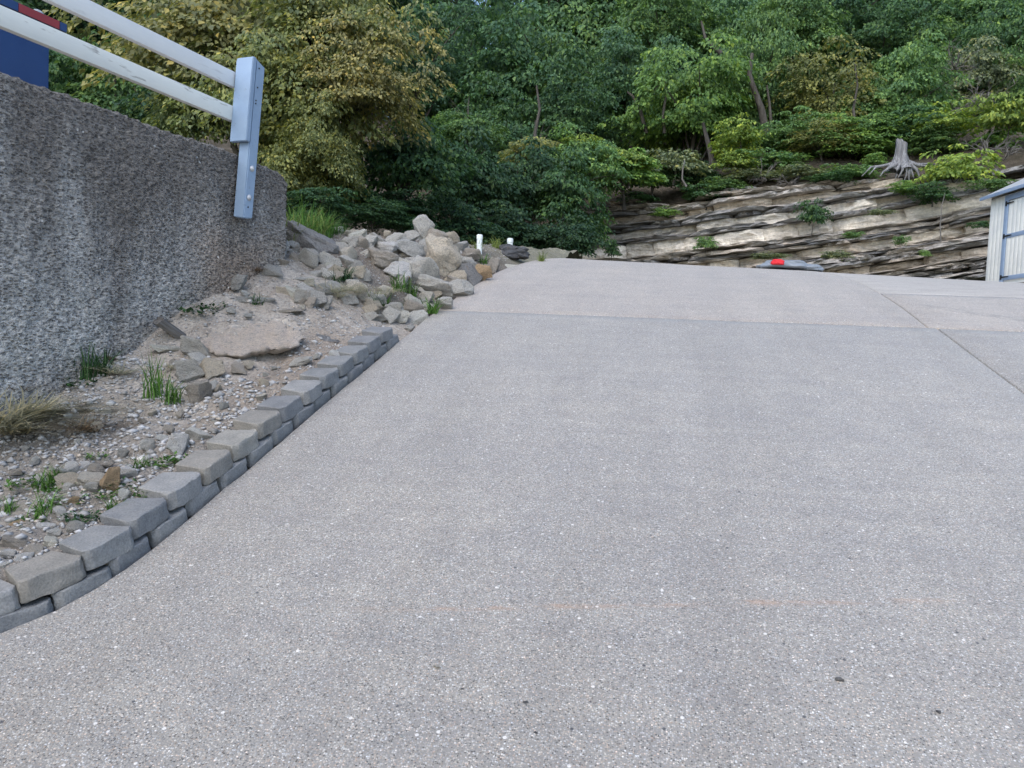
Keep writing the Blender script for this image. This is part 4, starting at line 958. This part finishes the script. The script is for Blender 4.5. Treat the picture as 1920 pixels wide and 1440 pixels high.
# the beds: every slab and block a piece of its own
def cliffb_mat():
    m = Mat('limestone_bed', .92, .2); oi = m.n('ObjectInfo'); p = m.n('NewGeometry').outputs['Position']
    st = m.n('Mapping', {0: p, 3: (.8, .8, 4)}).outputs[0]
    n = m.noise(st, 2.2, 5, .7).outputs[0]; n2 = m.noise(p, 1.1, 5, .65).outputs[0]; f = m.noise(p, 11, 4, .7).outputs[0]
    col = m.mix(1, oi.outputs['Color'], m.ramp(n, [(.3, (.66, .66, .68)), (.5, (1, 1, 1)), (.7, (1.2, 1.18, 1.14))]), 'MULTIPLY')
    col = m.mix(m.mrange(n2, .56, .70, 0, .45), col, (.42, .32, .22)); col = m.mix(m.mrange(n2, .42, .30, 0, .4), col, (.19, .19, .19))
    col = m.mix(1, col, m.ramp(f, [(.3, (.72, .72, .72)), (.65, (1.15, 1.15, 1.15))]), 'MULTIPLY')
    return m.out(col, m.bump(m.ma('ADD', n, f), .7, .06))
M_CLIFFB = cliffb_mat()
def bed_mesh(seed, thin):
    rs = random.Random(seed); bm = bmesh.new(); bmesh.ops.create_cube(bm, size=1)
    bmesh.ops.subdivide_edges(bm, edges=[e for e in bm.edges if abs(e.verts[0].co.x - e.verts[1].co.x) > .5], cuts=13 if thin else 7)
    bmesh.ops.subdivide_edges(bm, edges=[e for e in bm.edges if abs(e.verts[0].co.z - e.verts[1].co.z) > .5], cuts=1 if thin else 4)
    o = rs.random() * 80
    for v in bm.verts:
        x = v.co.x; jag = .22 * mnoise.noise(Vector((x * 5, o, v.co.z * (.6 if thin else 2.2)))) + .10 * mnoise.noise(Vector((x * 13, o, v.co.z * 3)))
        if v.co.y < 0: v.co.y += jag * (1.0 if thin else .55) + (.5 * abs(x * 2) ** 5 if thin else .12 * abs(x * 2) ** 6)
        v.co.z *= 1 - (.3 if thin else .1) * abs(x * 2) ** 8
        v.co.z += (.12 if thin else .05) * mnoise.noise(Vector((x * 4, o + 7, v.co.y))) + (.10 if thin else .02) * rs.uniform(-1, 1)
        v.co.x += .03 * mnoise.noise(Vector((o, v.co.z * 4, v.co.y * 3)))
    return bm_mesh('rock_bed', bm, [M_CLIFFB])
BT = [bed_mesh(i, True) for i in range(8)]; BK = [bed_mesh(50 + i, False) for i in range(6)]
def dipz(s): k = s - cum[1]; return .085 * k + .0052 * k * k
def in_view(px, py): return cl_px(px, py)
q0 = 3.3; beds = []; qq = q0
# bottom to top: packages of thin dark slabs between massive pale beds
for pk, n_ in (('t', 12), ('k', 1), ('t', 6), ('k', 1), ('t', 6), ('K', 1), ('t', 2), ('k', 1), ('t', 3), ('k', 1), ('t', 6), ('k', 1), ('t', 5), ('k', 1), ('t', 4)):
    for _ in range(n_):
        th = rc.uniform(.045, .10) if pk == 't' else rc.uniform(.22, .34) if pk == 'k' else rc.uniform(.36, .46)
        beds.append((qq, th, pk)); qq += th * (.92 if pk == 't' else 1.0)
nb = 0
for (qb, th, pk) in beds:
    sc_ = cum[1] - .6 + rc.uniform(-.8, 0)
    bc_ = rc.choice([(.38, .36, .335), (.28, .275, .268), (.46, .43, .39), (.24, .237, .235), (.42, .38, .33)]) if pk == 't' else rc.choice([(.57, .515, .43), (.62, .58, .51), (.50, .44, .36)])
    while sc_ < cum[1] + 10.4:
        L = rc.uniform(.7, 2.6) if pk == 't' else rc.uniform(.6, 2.1); sm = sc_ + L / 2; z = qb + th / 2 + dipz(sm) - 1.15 + .05 * fbm(sm * .5, qb, 1)
        sc_ += L * (rc.uniform(.9, 1.0) if pk != 't' else rc.uniform(.75, 1.15))
        zt = float(ztop(sm))
        if z > zt - .10 or z < 3.35: continue
        v = (z - 2.7) / (zt - 2.7); p = cl_xy(sm); t = (CL[2] - CL[1]) / seg[1]; n = np.array([t[1], -t[0]])
        off = .85 * (1 - v) + .30 * fbm(sm * .3, 0, 3, 2) + (rc.uniform(.0, .30) if pk == 't' else rc.uniform(-.06, .06)) + (.12 if pk == 't' else 0)
        o = link('rock_bed', (BT if pk == 't' else BK)[rc.randrange(8 if pk == 't' else 6)], cliff); nb += 1
        o.location = (p[0] + n[0] * (off - .45), p[1] + n[1] * (off - .45), z); sl_ = .085 + .0104 * (sm - cum[1])
        o.scale = (L * 1.04 * (1 if rc.random() < .5 else -1), .95, th * (1.0 if pk == 't' else 1.03)); o.rotation_euler = Euler((R(rc.uniform(-2, 2)), -math.atan(sl_) + R(rc.uniform(-1.2, 1.2)), math.atan2(t[1], t[0]) + R(rc.uniform(-3, 3))), 'XYZ')
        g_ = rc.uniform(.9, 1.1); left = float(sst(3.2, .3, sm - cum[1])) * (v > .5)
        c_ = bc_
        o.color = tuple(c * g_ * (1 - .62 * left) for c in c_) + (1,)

# hillside behind
XE = [-80, -25, -9, -3, 1, 2.3, 13, 26, 80]; YE = [6, 13, 15.5, 19, 23.5, 24.6, 20.9, 16.4, -4]
def edge_y(x): return np.interp(x, XE, YE)
def edge_z(x):
    x = np.asarray(x, float)
    return np.where(x < 2.3, np.interp(x, [-80, -3, .5, 2.3], [2.5, 2.7, 3.6, 6.0]), np.interp(x, [2.3] + [float(cl_xy(s)[0]) for s in TS[2:]], [6.0] + TZ[2:]))
def hill(x, d):
    sl = np.interp(x, [-60, -10, 2, 12, 60], [.34, .38, .42, .36, .36])
    return edge_z(x) + sl * np.minimum(d, 30) + .1 * np.maximum(d - 30, 0) + .35 * (1 - np.exp(-np.maximum(d, 0) / 1.2)) 
def hz(x, y): return float(hill(np.array(x), np.array(max(0, y - float(edge_y(x))))))
X, Dd, Fc = grid(np.arange(-75, 75.1, .5), np.concatenate([[-.5], np.arange(0, 12, .4), np.arange(12, 90, 2)]))
Z = hill(X, np.maximum(Dd, 0)) - (Dd < 0) * .4 + np.array([.25 * fbm(a * .6, b * .6, 3, 3) + .07 * fbm(a * 2.5, b * 2.5, 3, 2) for a, b in zip(X, Dd)]) * np.clip(Dd, .3, 1)
link('hillside', mesh_np('hillside', np.stack([X, edge_y(X) + Dd, Z], 1), Fc, [M_HILL], True), kind='structure')

# ------------------------------------------------------------------ trees
def crown(seed, nspray, per, ratio, spr, rz=1.0, droop=.5, shell=.5, lump=.32):
    rs = np.random.default_rng(seed)
    dirs = rs.normal(size=(nspray * 3, 3)); dirs /= np.linalg.norm(dirs, axis=1)[:, None]
    dirs = dirs[dirs[:, 2] > -.75][:nspray]; n = len(dirs)
    lob = np.zeros(n)
    for _ in range(7):
        k = rs.normal(size=3) * 2.6; lob += np.cos(dirs @ k + rs.uniform(0, 6.28))
    rad = (1 + lump * lob / 2.6) * (shell + (1 - shell) * rs.uniform(0, 1, n) ** .6)
    c = dirs * rad[:, None] * np.array([.86, .86, .86 * rz])
    S = np.repeat(c, per, 0); dn = np.repeat(dirs, per, 0); N = len(S)
    spr_ = np.repeat(spr * rs.uniform(.6, 1.35, n), per)
    th = rs.uniform(0, 6.28, N); r = np.sqrt(rs.uniform(0, 1, N))
    ax = np.stack([np.cos(th), np.sin(th), np.zeros(N)], 1)
    outv = dn * np.array([1, 1, .0]); P = S + ax * (r * spr_)[:, None] * .95 + outv * (spr_ * .35)[:, None]
    P[:, 2] += -droop * spr_ * r ** 2 + rs.normal(0, .10, N) * spr_ + .55 * spr_ * np.sum(ax * outv, 1) * -droop
    d = ax * .8 + outv * .5 + rs.normal(0, .35, (N, 3)); d[:, 2] -= .55 + droop * .7; d /= np.linalg.norm(d, axis=1)[:, None]
    up = np.array([0, 0, 1.0]) + rs.normal(0, .45, (N, 3)) + dn * .4
    s = np.cross(d, up); s /= np.linalg.norm(s, axis=1)[:, None] + 1e-9; nr = np.cross(s, d)
    L = ratio * rs.uniform(.65, 1.3, N); W = L * rs.uniform(.24, .36, N)
    V = np.empty((N, 4, 3)); V[:, 0] = P; V[:, 2] = P + d * L[:, None]
    mid = P + d * (L * .45)[:, None] + nr * (L * .10)[:, None]
    V[:, 1] = mid - s * W[:, None]; V[:, 3] = mid + s * W[:, None]
    V[:, 2, 2] -= L * .12
    I = (np.arange(N) * 4)[:, None]
    Fc = np.concatenate([I + np.array([0, 1, 2]), I + np.array([0, 2, 3])], 1).reshape(-1, 3)
    return mesh_np('crown', V.reshape(-1, 3), Fc, [M_LEAF]), c
def limbs(seed, centers, base_z, r0, n1=9, bend=.12):
    rs = np.random.default_rng(seed); parts = []
    top = np.array([rs.normal(0, .08), rs.normal(0, .08), .55]); b = np.array([rs.normal(0, .1), rs.normal(0, .1), base_z])
    k = 9; tr = [b + (top - b) * s + np.array([math.sin(s * 5 + seed) * bend * .5, math.cos(s * 4 + seed * 2) * bend * .5, 0]) * s * (1 - s) * 2 for s in np.linspace(0, 1, k)]
    parts.append(tube(tr, [r0 * (1.25 if i == 0 else 1) * (1 - .8 * i / (k - 1)) for i in range(k)], 8))
    sel = rs.choice(len(centers), min(n1, len(centers)), replace=False)
    for q_ in sel:
        c = centers[q_]; s = float(np.clip(.35 + .35 * (c[2] + .5) + rs.uniform(-.1, .1), .25, .92)); i = s * (k - 1); a = tr[int(i)] + (tr[min(int(i) + 1, k - 1)] - tr[int(i)]) * (i - int(i))
        m_ = (a + c) / 2 + np.array([0, 0, .08]) + rs.normal(0, .04, 3); rr0 = r0 * (1 - .75 * s) * .6
        parts.append(tube([a, a * .55 + m_ * .45, m_, m_ * .45 + c * .55, c], [rr0, rr0 * .85, rr0 * .65, rr0 * .45, rr0 * .15], 5))
    V, Fq = joined(parts); return mesh_np('trunk', V, Fq, [M_BARK], True)
BIG = []; MID = []; SML = []
for i in range(6):
    m_, c_ = crown(500 + i, 250, 66, .070, .25, 1.0 + .10 * (i % 3), .6, .4, .5); BIG.append((m_, limbs(i, c_, -2.2, .055, 22)))
for i in range(5):
    m_, c_ = crown(600 + i, 120, 54, .098, .29, .95, .5, .35, .5); MID.append((m_, limbs(20 + i, c_, -1.7, .045, 16)))
for i in range(5):
    m_, c_ = crown(700 + i, 70, 30, .16, .32, .95, .45, .25, .45); SML.append((m_, limbs(40 + i, c_, -1.3, .035, 10)))
rt = random.Random(77)
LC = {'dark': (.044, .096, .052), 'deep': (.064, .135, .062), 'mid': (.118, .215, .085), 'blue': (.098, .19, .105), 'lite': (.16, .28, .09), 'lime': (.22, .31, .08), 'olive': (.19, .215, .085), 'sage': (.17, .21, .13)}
def tree(px, py, Yd, rx, ry, col, lab, pool=BIG, name='tree', cat='tree', group='forest trees', k=None, trunk=True):
    c = at(px, py, Yd); m = Yd / F; sx = rx * m; sz = ry * m; g = hz(c[0], c[1]) if c[1] > float(edge_y(c[0])) - (4.5 if c[0] > 1.2 else 0) else float(gz(c[0], c[1]))
    if pool is SML: g = c[2] - sz * .95
    e = empty(name, (c[0], c[1], min(g, c[2] - .2 * sz)), label=lab, cat=cat, group=group)
    me, tr = pool[k if k is not None else rt.randrange(len(pool))]; rz = rt.uniform(0, 6.28)
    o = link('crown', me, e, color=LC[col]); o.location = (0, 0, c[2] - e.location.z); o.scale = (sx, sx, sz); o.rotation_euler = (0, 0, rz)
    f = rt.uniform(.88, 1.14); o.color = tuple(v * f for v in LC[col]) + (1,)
    if trunk:
        o2 = link('trunk', tr, e); o2.location = o.location; o2.rotation_euler = o.rotation_euler
        ext = max(1.0, (c[2] - e.location.z) / (sz * 1.6)); o2.scale = (sx, sx, sz * min(ext, 2.2))
    return e
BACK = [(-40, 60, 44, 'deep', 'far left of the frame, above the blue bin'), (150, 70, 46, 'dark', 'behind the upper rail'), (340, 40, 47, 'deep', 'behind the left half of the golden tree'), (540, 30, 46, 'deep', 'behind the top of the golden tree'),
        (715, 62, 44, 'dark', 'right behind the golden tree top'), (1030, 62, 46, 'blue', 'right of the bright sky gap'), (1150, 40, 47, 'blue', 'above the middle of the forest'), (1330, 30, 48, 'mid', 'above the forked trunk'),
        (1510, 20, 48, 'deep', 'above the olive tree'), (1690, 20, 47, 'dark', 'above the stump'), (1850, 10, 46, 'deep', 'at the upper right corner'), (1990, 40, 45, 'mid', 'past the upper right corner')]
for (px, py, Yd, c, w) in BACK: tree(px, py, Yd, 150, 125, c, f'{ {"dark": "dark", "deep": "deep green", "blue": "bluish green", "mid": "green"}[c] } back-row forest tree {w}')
for (px, py, w) in ((90, -60, 'over the blue bin'), (430, -70, 'over the left of the golden tree'), (650, -60, 'over the right of the golden tree'), (1130, -75, 'right of the sky gap'), (1280, -70, 'over the layered maple'), (1430, -80, 'over the bent trunk'), (1620, -80, 'left of the stump'), (1800, -85, 'over the dead branches')):
    tree(px, py, 56, 190, 150, 'dark', 'dark tree top on the far ridge, ' + w, group='ridge trees')
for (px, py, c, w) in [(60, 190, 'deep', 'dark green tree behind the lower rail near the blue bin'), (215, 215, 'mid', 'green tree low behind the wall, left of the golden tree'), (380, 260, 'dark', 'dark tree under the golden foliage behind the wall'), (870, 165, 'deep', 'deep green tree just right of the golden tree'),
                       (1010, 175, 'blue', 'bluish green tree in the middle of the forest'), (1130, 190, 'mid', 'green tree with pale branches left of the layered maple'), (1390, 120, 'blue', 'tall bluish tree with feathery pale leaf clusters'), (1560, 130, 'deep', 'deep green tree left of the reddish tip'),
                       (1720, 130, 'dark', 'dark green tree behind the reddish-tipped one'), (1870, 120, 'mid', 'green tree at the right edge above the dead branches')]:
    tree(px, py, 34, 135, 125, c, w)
for (px, py, Yd, rx, ry, c, w) in [(930, 270, 27, 105, 95, 'deep', 'deep green tree above the white pipes'), (1060, 260, 28, 110, 100, 'deep', 'deep green tree right above the crest, left of the maple'), (1290, 205, 26.5, 115, 115, 'lite', 'layered bright green maple over the forked trunk'),
                                   (1180, 160, 29, 95, 90, 'blue', 'bluish green tree left above the bright maple'), (1420, 195, 27.5, 85, 115, 'mid', 'green tree with a bent bare trunk in the middle right'), (1560, 205, 26, 100, 85, 'olive', 'olive green tree above the soil bank'),
                                   (1665, 195, 25.5, 95, 95, 'mid', 'mid green tree with a reddish upright tip'), (1800, 190, 27, 90, 80, 'sage', 'greyish tree with dead branches at the right'), (1900, 110, 27, 85, 95, 'deep', 'deep green tree at the right picture edge'),
                                   (1580, 272, 24.6, 105, 50, 'lite', 'low light green tree on the soil bank left of the stump'), (1490, 60, 31, 90, 90, 'mid', 'upper green tree between the feathery and olive trees'), (1250, 60, 33, 90, 90, 'mid', 'upper green tree above the layered maple')]:
    tree(px, py, Yd, rx, ry, c, w)
for (px, py, Yd, rx, ry, c, w) in [(845, 30, 40, 60, 60, 'dark', 'dark tree beside the sky gap'), (1870, 40, 33, 110, 90, 'deep', 'deep green tree filling the upper right corner'), (1760, 110, 31, 90, 80, 'mid', 'green tree between the reddish tip and the dead branches'), (1640, 90, 32, 90, 80, 'deep', 'deep green tree above the reddish-tipped tree'), (1940, 180, 25, 70, 70, 'mid', 'green tree cut by the right picture edge'), (1850, 165, 27.5, 75, 55, 'sage', 'greyish green tree behind the tangle of dead branches'), (1740, 30, 36, 110, 80, 'deep', 'deep green tree top right of the reddish tip'), (1760, 190, 27, 60, 60, 'deep', 'dark green tree left of the tangle of dead branches'), (780, 130, 30, 90, 80, 'dark', 'dark tree half hidden by the right side of the golden tree')]:
    tree(px, py, Yd, rx, ry, c, w)
for (px, py, Yd, rx, ry, c, w) in [(1480, 250, 24.4, 60, 42, 'mid', 'green bush right of the bent trunk'), (1540, 262, 23.8, 55, 34, 'olive', 'olive bush on the soil bank below the olive tree'), (1700, 232, 24, 60, 42, 'deep', 'deep green bush right behind the stump'), (1640, 238, 24.2, 50, 38, 'mid', 'green bush left behind the stump'), (1760, 265, 22.8, 48, 30, 'mid', 'green bush between the stump and the yellow-green shrub'),
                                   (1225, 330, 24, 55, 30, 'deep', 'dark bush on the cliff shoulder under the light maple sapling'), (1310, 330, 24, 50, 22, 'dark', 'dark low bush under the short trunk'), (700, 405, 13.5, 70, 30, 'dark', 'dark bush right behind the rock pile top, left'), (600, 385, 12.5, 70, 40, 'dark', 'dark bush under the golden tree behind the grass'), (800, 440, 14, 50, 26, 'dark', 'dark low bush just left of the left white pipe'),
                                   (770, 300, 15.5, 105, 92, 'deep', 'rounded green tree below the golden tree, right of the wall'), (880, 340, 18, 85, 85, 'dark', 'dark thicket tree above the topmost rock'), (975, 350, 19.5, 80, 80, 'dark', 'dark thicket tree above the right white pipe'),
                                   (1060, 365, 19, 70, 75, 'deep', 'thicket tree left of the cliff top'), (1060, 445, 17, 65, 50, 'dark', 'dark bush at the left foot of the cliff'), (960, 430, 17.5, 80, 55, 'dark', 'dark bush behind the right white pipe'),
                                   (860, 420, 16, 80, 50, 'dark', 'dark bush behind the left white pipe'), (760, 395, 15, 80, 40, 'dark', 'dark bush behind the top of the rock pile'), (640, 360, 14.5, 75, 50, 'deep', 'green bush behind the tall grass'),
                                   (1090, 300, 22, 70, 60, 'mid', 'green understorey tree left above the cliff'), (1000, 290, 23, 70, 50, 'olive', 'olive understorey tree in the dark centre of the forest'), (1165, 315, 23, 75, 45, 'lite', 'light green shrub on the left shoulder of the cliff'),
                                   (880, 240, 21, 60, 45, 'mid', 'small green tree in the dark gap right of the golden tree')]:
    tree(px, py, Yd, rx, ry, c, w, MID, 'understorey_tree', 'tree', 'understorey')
for (px, py, Yd, rx, ry, c, w) in [(1390, 252, 23.6, 42, 36, 'lime', 'yellow-green sapling below the forked trunk'), (1380, 298, 23.3, 34, 24, 'lime', 'small yellow-green sapling on the cliff edge'), (1790, 315, 20.8, 58, 42, 'lime', 'bright yellow-green shrub hanging over the cliff right of the stump'),
                                   (1765, 225, 23, 55, 32, 'lime', 'yellow-green leafy branch above the stump'), (1890, 215, 21.5, 50, 50, 'lime', 'yellow-green sapling at the right picture edge'), (1860, 260, 22, 45, 30, 'lite', 'light green shrub right above the yellow-green one'),
                                   (1270, 305, 23.4, 50, 32, 'sage', 'greyish green shrub on the cliff edge'), (1325, 365, 23, 42, 22, 'deep', 'dark shrub on the soil above the pale cliff face'), (1245, 398, 23, 22, 14, 'lite', 'small green bush on a cliff ledge at the left'),
                                   (1525, 400, 21, 24, 34, 'deep', 'dark cedar-like bush in the middle of the cliff face'), (1750, 362, 20.4, 38, 20, 'deep', 'dark green bush on a ledge under the yellow-green shrub'), (1700, 352, 20.8, 28, 12, 'lite', 'low bright weeds on the ledge below the stump'),
                                   (1840, 420, 18.7, 16, 10, 'deep', 'small dark bush on the cliff beside the shed'), (1325, 455, 22, 18, 16, 'mid', 'small bush on the pale cliff face'), (1148, 465, 22.6, 16, 20, 'deep', 'small bush at the left foot of the cliff'),
                                   (1105, 430, 21, 26, 40, 'mid', 'leafy sapling in front of the cliff left end'), (1450, 300, 23.5, 50, 25, 'mid', 'green shrub on the soil bank below the bent trunk'), (1600, 265, 24.4, 45, 26, 'lite', 'light shrub left above the stump'),
                                   (1500, 320, 22.5, 40, 16, 'sage', 'sparse greyish weeds on the soil bank'), (1560, 478, 20, 26, 10, 'sage', 'pale weeds at the cliff foot behind the sack'), (1690, 450, 19.6, 12, 12, 'mid', 'tiny green plant on a lower ledge'), (1735, 475, 19.4, 10, 8, 'lite', 'tiny light plant low on the cliff'),
                                   (1180, 300, 22.6, 58, 38, 'lime', 'light yellow-green maple sapling on the left shoulder of the cliff'), (1085, 270, 22, 35, 22, 'lime', 'yellow-green leafy branch in the dark forest centre'), (1640, 300, 23, 20, 14, 'lite', 'small shrub beside the left roots of the stump'), (1420, 330, 23, 50, 14, 'sage', 'low brushy weeds along the cliff edge'), (1440, 480, 20.5, 30, 9, 'sage', 'pale weeds behind the left end of the sack'), (1600, 322, 22.0, 46, 17, 'mid', 'low green brush on the soil left of the stump roots'), (1555, 335, 21.8, 38, 14, 'deep', 'dark trailing brush over the cliff edge in the middle right'), (1365, 348, 22.8, 40, 16, 'mid', 'green brush over the cliff edge above the pale face'), (1210, 372, 23.4, 34, 14, 'deep', 'dark creeper on the dark left end of the cliff'), (1650, 398, 20.3, 20, 9, 'sage', 'pale weeds on a middle ledge'), (1600, 440, 20.2, 16, 8, 'mid', 'small weeds on the ledge below the dark cedar-like bush'), (1860, 345, 19.6, 30, 14, 'mid', 'green brush on the cliff edge above the shed roof')]:
    tree(px, py, Yd, rx, ry, c, w, SML, 'shrub', 'shrub', 'shrubs on the cliff', trunk=ry > 15)
# the golden tree: several overlapping crowns of one multi-stemmed tree
gc = at(520, 420, 14.0)
gold = empty('golden_tree', (gc[0], gc[1], 2.5), label='large tree with golden brown foliage rising behind the wall', cat='tree')
gm = [crown(900 + i, 215, 72, .068, .25, 1.0, .8, .3, .6)[0] for i in range(2)]
for i, (px, py, rx, ry, Yd) in enumerate([(420, 60, 210, 150, 14.6), (620, 45, 180, 130, 14.2), (672, 160, 128, 98, 13.6), (560, 200, 150, 130, 14.0), (400, 180, 150, 110, 14.8), (545, 320, 95, 85, 13.4), (610, 275, 90, 75, 13.2)]):
    c = at(px, py, Yd); m = Yd / F; o = link('crown', gm[i % 2], gold, color=[(.25, .255, .125), (.235, .265, .125), (.275, .265, .13), (.215, .25, .11), (.19, .235, .115), (.22, .25, .11), (.21, .24, .11)][i])
    o.location = (c[0] - gc[0], c[1] - gc[1], c[2] - 2.5); o.scale = (rx * m, rx * m * .8, ry * m); o.rotation_euler = (0, 0, i * 1.3)
st = []
for i, (px, py) in enumerate([(420, 60), (620, 45), (700, 165), (400, 180), (600, -40)]):
    c = at(px, py, 14.1) - np.array([gc[0], gc[1], 2.5]); b0 = np.array([.1 * math.cos(i * 1.3), .1 * math.sin(i * 1.3), -.1])
    st.append(tube([b0, b0 + (c - b0) * .3 + np.array([0, 0, .4]), b0 + (c - b0) * .65 + np.array([0, 0, .3]), c], [.10, .075, .05, .02], 7))
V, Fq = joined(st); link('trunk', mesh_np('trunk', V, Fq, [M_BARK], True), gold)
# bare trunks that show in front of the dark wood
def bare(pts, Yd, r, lab, mat=M_BARK, cat='tree trunk', name='bare_trunk'):
    P = [at(px, py, Yd) for px, py in pts]; b = np.array(P[0]); n = len(P)
    V, Fq = tube([p - b for p in P], [r * (1 - .6 * i / (n - 1)) for i in range(n)], 7)
    o = link(name, mesh_np(name, V, Fq, [mat], True), label=lab, cat=cat); o.location = b; return o
bare([(1443, 285), (1436, 250), (1428, 205), (1415, 170), (1405, 140), (1410, 100)], 25.2, .15, 'bent grey tree trunk standing at the cliff top in the middle right', M_BARK)
bare([(1452, 270), (1446, 235), (1443, 195), (1438, 160)], 25.3, .07, 'thin grey trunk right beside the bent one', M_BARK)
bare([(1338, 325), (1333, 290), (1326, 262), (1318, 230)], 24.6, .12, 'short dark trunk under the layered maple', M_BARK)
bare([(1352, 100), (1335, 85), (1322, 70), (1315, 40)], 25.5, .08, 'bare diagonal limb high in the layered maple', M_BARK)
bare([(1287, 350), (1279, 336), (1280, 318), (1284, 300)], 22.5, .035, 'thin pale curved sapling stem on the cliff edge', M_TWIG)
bare([(1764, 455), (1763, 420), (1766, 385), (1772, 362)], 19.6, .018, 'thin bare twig standing before the right part of the cliff', M_TWIG)
bare([(1246, 250), (1243, 215), (1249, 180), (1244, 140)], 25.4, .06, 'thin dark trunk left of the layered maple')
bare([(1212, 250), (1200, 205), (1186, 180), (1176, 172)], 26.0, .07, 'leaning forked limb in the bluish tree left of the maple')
bare([(1010, 300), (1003, 250), (1012, 205), (1006, 160)], 24.0, .07, 'slim dark trunk in the middle of the forest above the crest')
bare([(1605, 250), (1600, 205), (1608, 160), (1603, 120)], 24.0, .05, 'slim dark trunk in the olive tree')
# dead brush
def brush(px, py, Yd, rpx, n, seed, lab):
    rs = np.random.default_rng(seed); b = at(px, py, Yd); parts = []; R0 = rpx * Yd / F
    for i in range(n):
        d = rs.normal(size=3); d[2] = abs(d[2]) * .5 + .1; d /= np.linalg.norm(d); L = R0 * rs.uniform(.5, 1.2); p = [np.zeros(3)]
        for k in range(5): d = d + rs.normal(0, .28, 3); d /= np.linalg.norm(d); p.append(p[-1] + d * L / 5)
        parts.append(tube(p, [.018, .015, .012, .01, .007, .004], 4))
        for k in (2, 3, 4):
            d2 = d + rs.normal(0, .7, 3); d2 /= np.linalg.norm(d2); parts.append(tube([p[k], p[k] + d2 * L * .2, p[k] + d2 * L * .36 + np.array([0, 0, -.05])], [.009, .007, .003], 4))
    V, Fq = joined(parts); o = link('dead_brush', mesh_np('dead_brush', V, Fq, [M_TWIG], True), label=lab, cat='dead branches', group='dead brush'); o.location = b
brush(1840, 195, 22.5, 75, 22, 1, 'tangle of bare grey dead branches at the upper right'); brush(1790, 130, 23.5, 55, 14, 2, 'bare dead twigs above the grey tangle'); brush(1850, 285, 21, 55, 18, 3, 'dark dead brush on the cliff top right of the stump')
brush(1480, 345, 22.3, 45, 12, 4, 'bare twigs hanging over the cliff edge in the middle'); brush(1430, 340, 22.6, 40, 12, 5, 'dry twigs left of the hanging ones on the cliff edge'); brush(1890, 290, 20.5, 40, 10, 6, 'dead brush on the cliff top above the shed')

# stump
sb = at(1688, 308, 21.5)
stump = empty('tree_stump', tuple(sb), label='weathered grey tree stump with spreading bare roots above the cliff', cat='stump'); stump.scale = (.72, .72, .72)
def stump_body():
    n = 28; V = []; hs = [-.25, -.1, .05, .2, .4, .6, .78, .88]
    for i, z in enumerate(hs):
        for j in range(n):
            th = 2 * math.pi * j / n; fl = max(0, 1 - (z + .1) / .6)
            r = .20 - .03 * z + .20 * fl ** 2 * (1 + .6 * math.cos(5 * th + 1)) + .035 * math.cos(7 * th + z * 2) + .03 * fbm(math.cos(th) * 3, math.sin(th) * 3, z * 1.5)
            zz = z + (.10 * math.cos(th - 2.8) + .05 * fbm(math.cos(th) * 3, math.sin(th) * 3, 3) if i == len(hs) - 1 else 0)
            V.append((r * math.cos(th), r * math.sin(th), zz))
    Fq = [(i * n + j, i * n + (j + 1) % n, (i + 1) * n + (j + 1) % n, (i + 1) * n + j) for i in range(len(hs) - 1) for j in range(n)]
    c = len(V); V += [(.6 * x, .6 * y, z - .05) for x, y, z in V[-n:]]; Fq += [((len(hs) - 1) * n + j, (len(hs) - 1) * n + (j + 1) % n, c + (j + 1) % n, c + j) for j in range(n)]
    V.append((0, 0, .78)); ce = len(V) - 1; Fq += [(c + j, c + (j + 1) % n, ce, ce) for j in range(n)]
    me = bpy.data.meshes.new('stump_body'); me.from_pydata(V, [], [f if f[2] != f[3] else f[:3] for f in Fq]); me.materials.append(M_GREYWOOD)
    me.polygons.foreach_set('use_smooth', np.ones(len(me.polygons), bool)); return me
link('stump_body', stump_body(), stump)
rs_ = random.Random(9)
ROOTS = [((-.25, -.1, .0), (-.7, -.2, -.12), (-1.1, -.35, -.25), (-1.35, -.4, -.55)), ((-.22, -.2, -.05), (-.55, -.4, -.22), (-.85, -.5, -.42), (-1.0, -.55, -.62)), ((-.15, -.25, -.1), (-.3, -.42, -.3), (-.34, -.46, -.5), (-.36, -.44, -.65)),
         ((-.05, -.28, -.05), (-.12, -.45, -.3), (-.2, -.5, -.5), (-.28, -.48, -.62)), ((.02, -.28, -.05), (.03, -.48, -.3), (.0, -.52, -.5), (-.04, -.5, -.7)), ((.1, -.26, -.05), (.18, -.45, -.3), (.24, -.5, -.48), (.32, -.48, -.62)),
         ((.2, -.2, .0), (.42, -.4, -.25), (.5, -.45, -.48), (.55, -.45, -.66)), ((.25, -.1, .08), (.6, -.1, .0), (.95, -.15, .02), (1.25, -.2, .0)), ((.22, -.15, .05), (.55, -.25, -.08), (.85, -.3, -.1), (1.1, -.3, -.05)), ((-.2, .0, .02), (-.7, .0, -.1), (-1.2, -.2, -.2), (-1.6, -.35, -.6)), ((.05, -.28, -.1), (.12, -.5, -.4), (.1, -.52, -.6), (.14, -.5, -.75))]
for rt_ in ROOTS:
    V, Fq = tube(rt_, [.085, .055, .038, .012], 7); link('root', mesh_np('root', V, Fq, [M_GREYWOOD], True), stump)
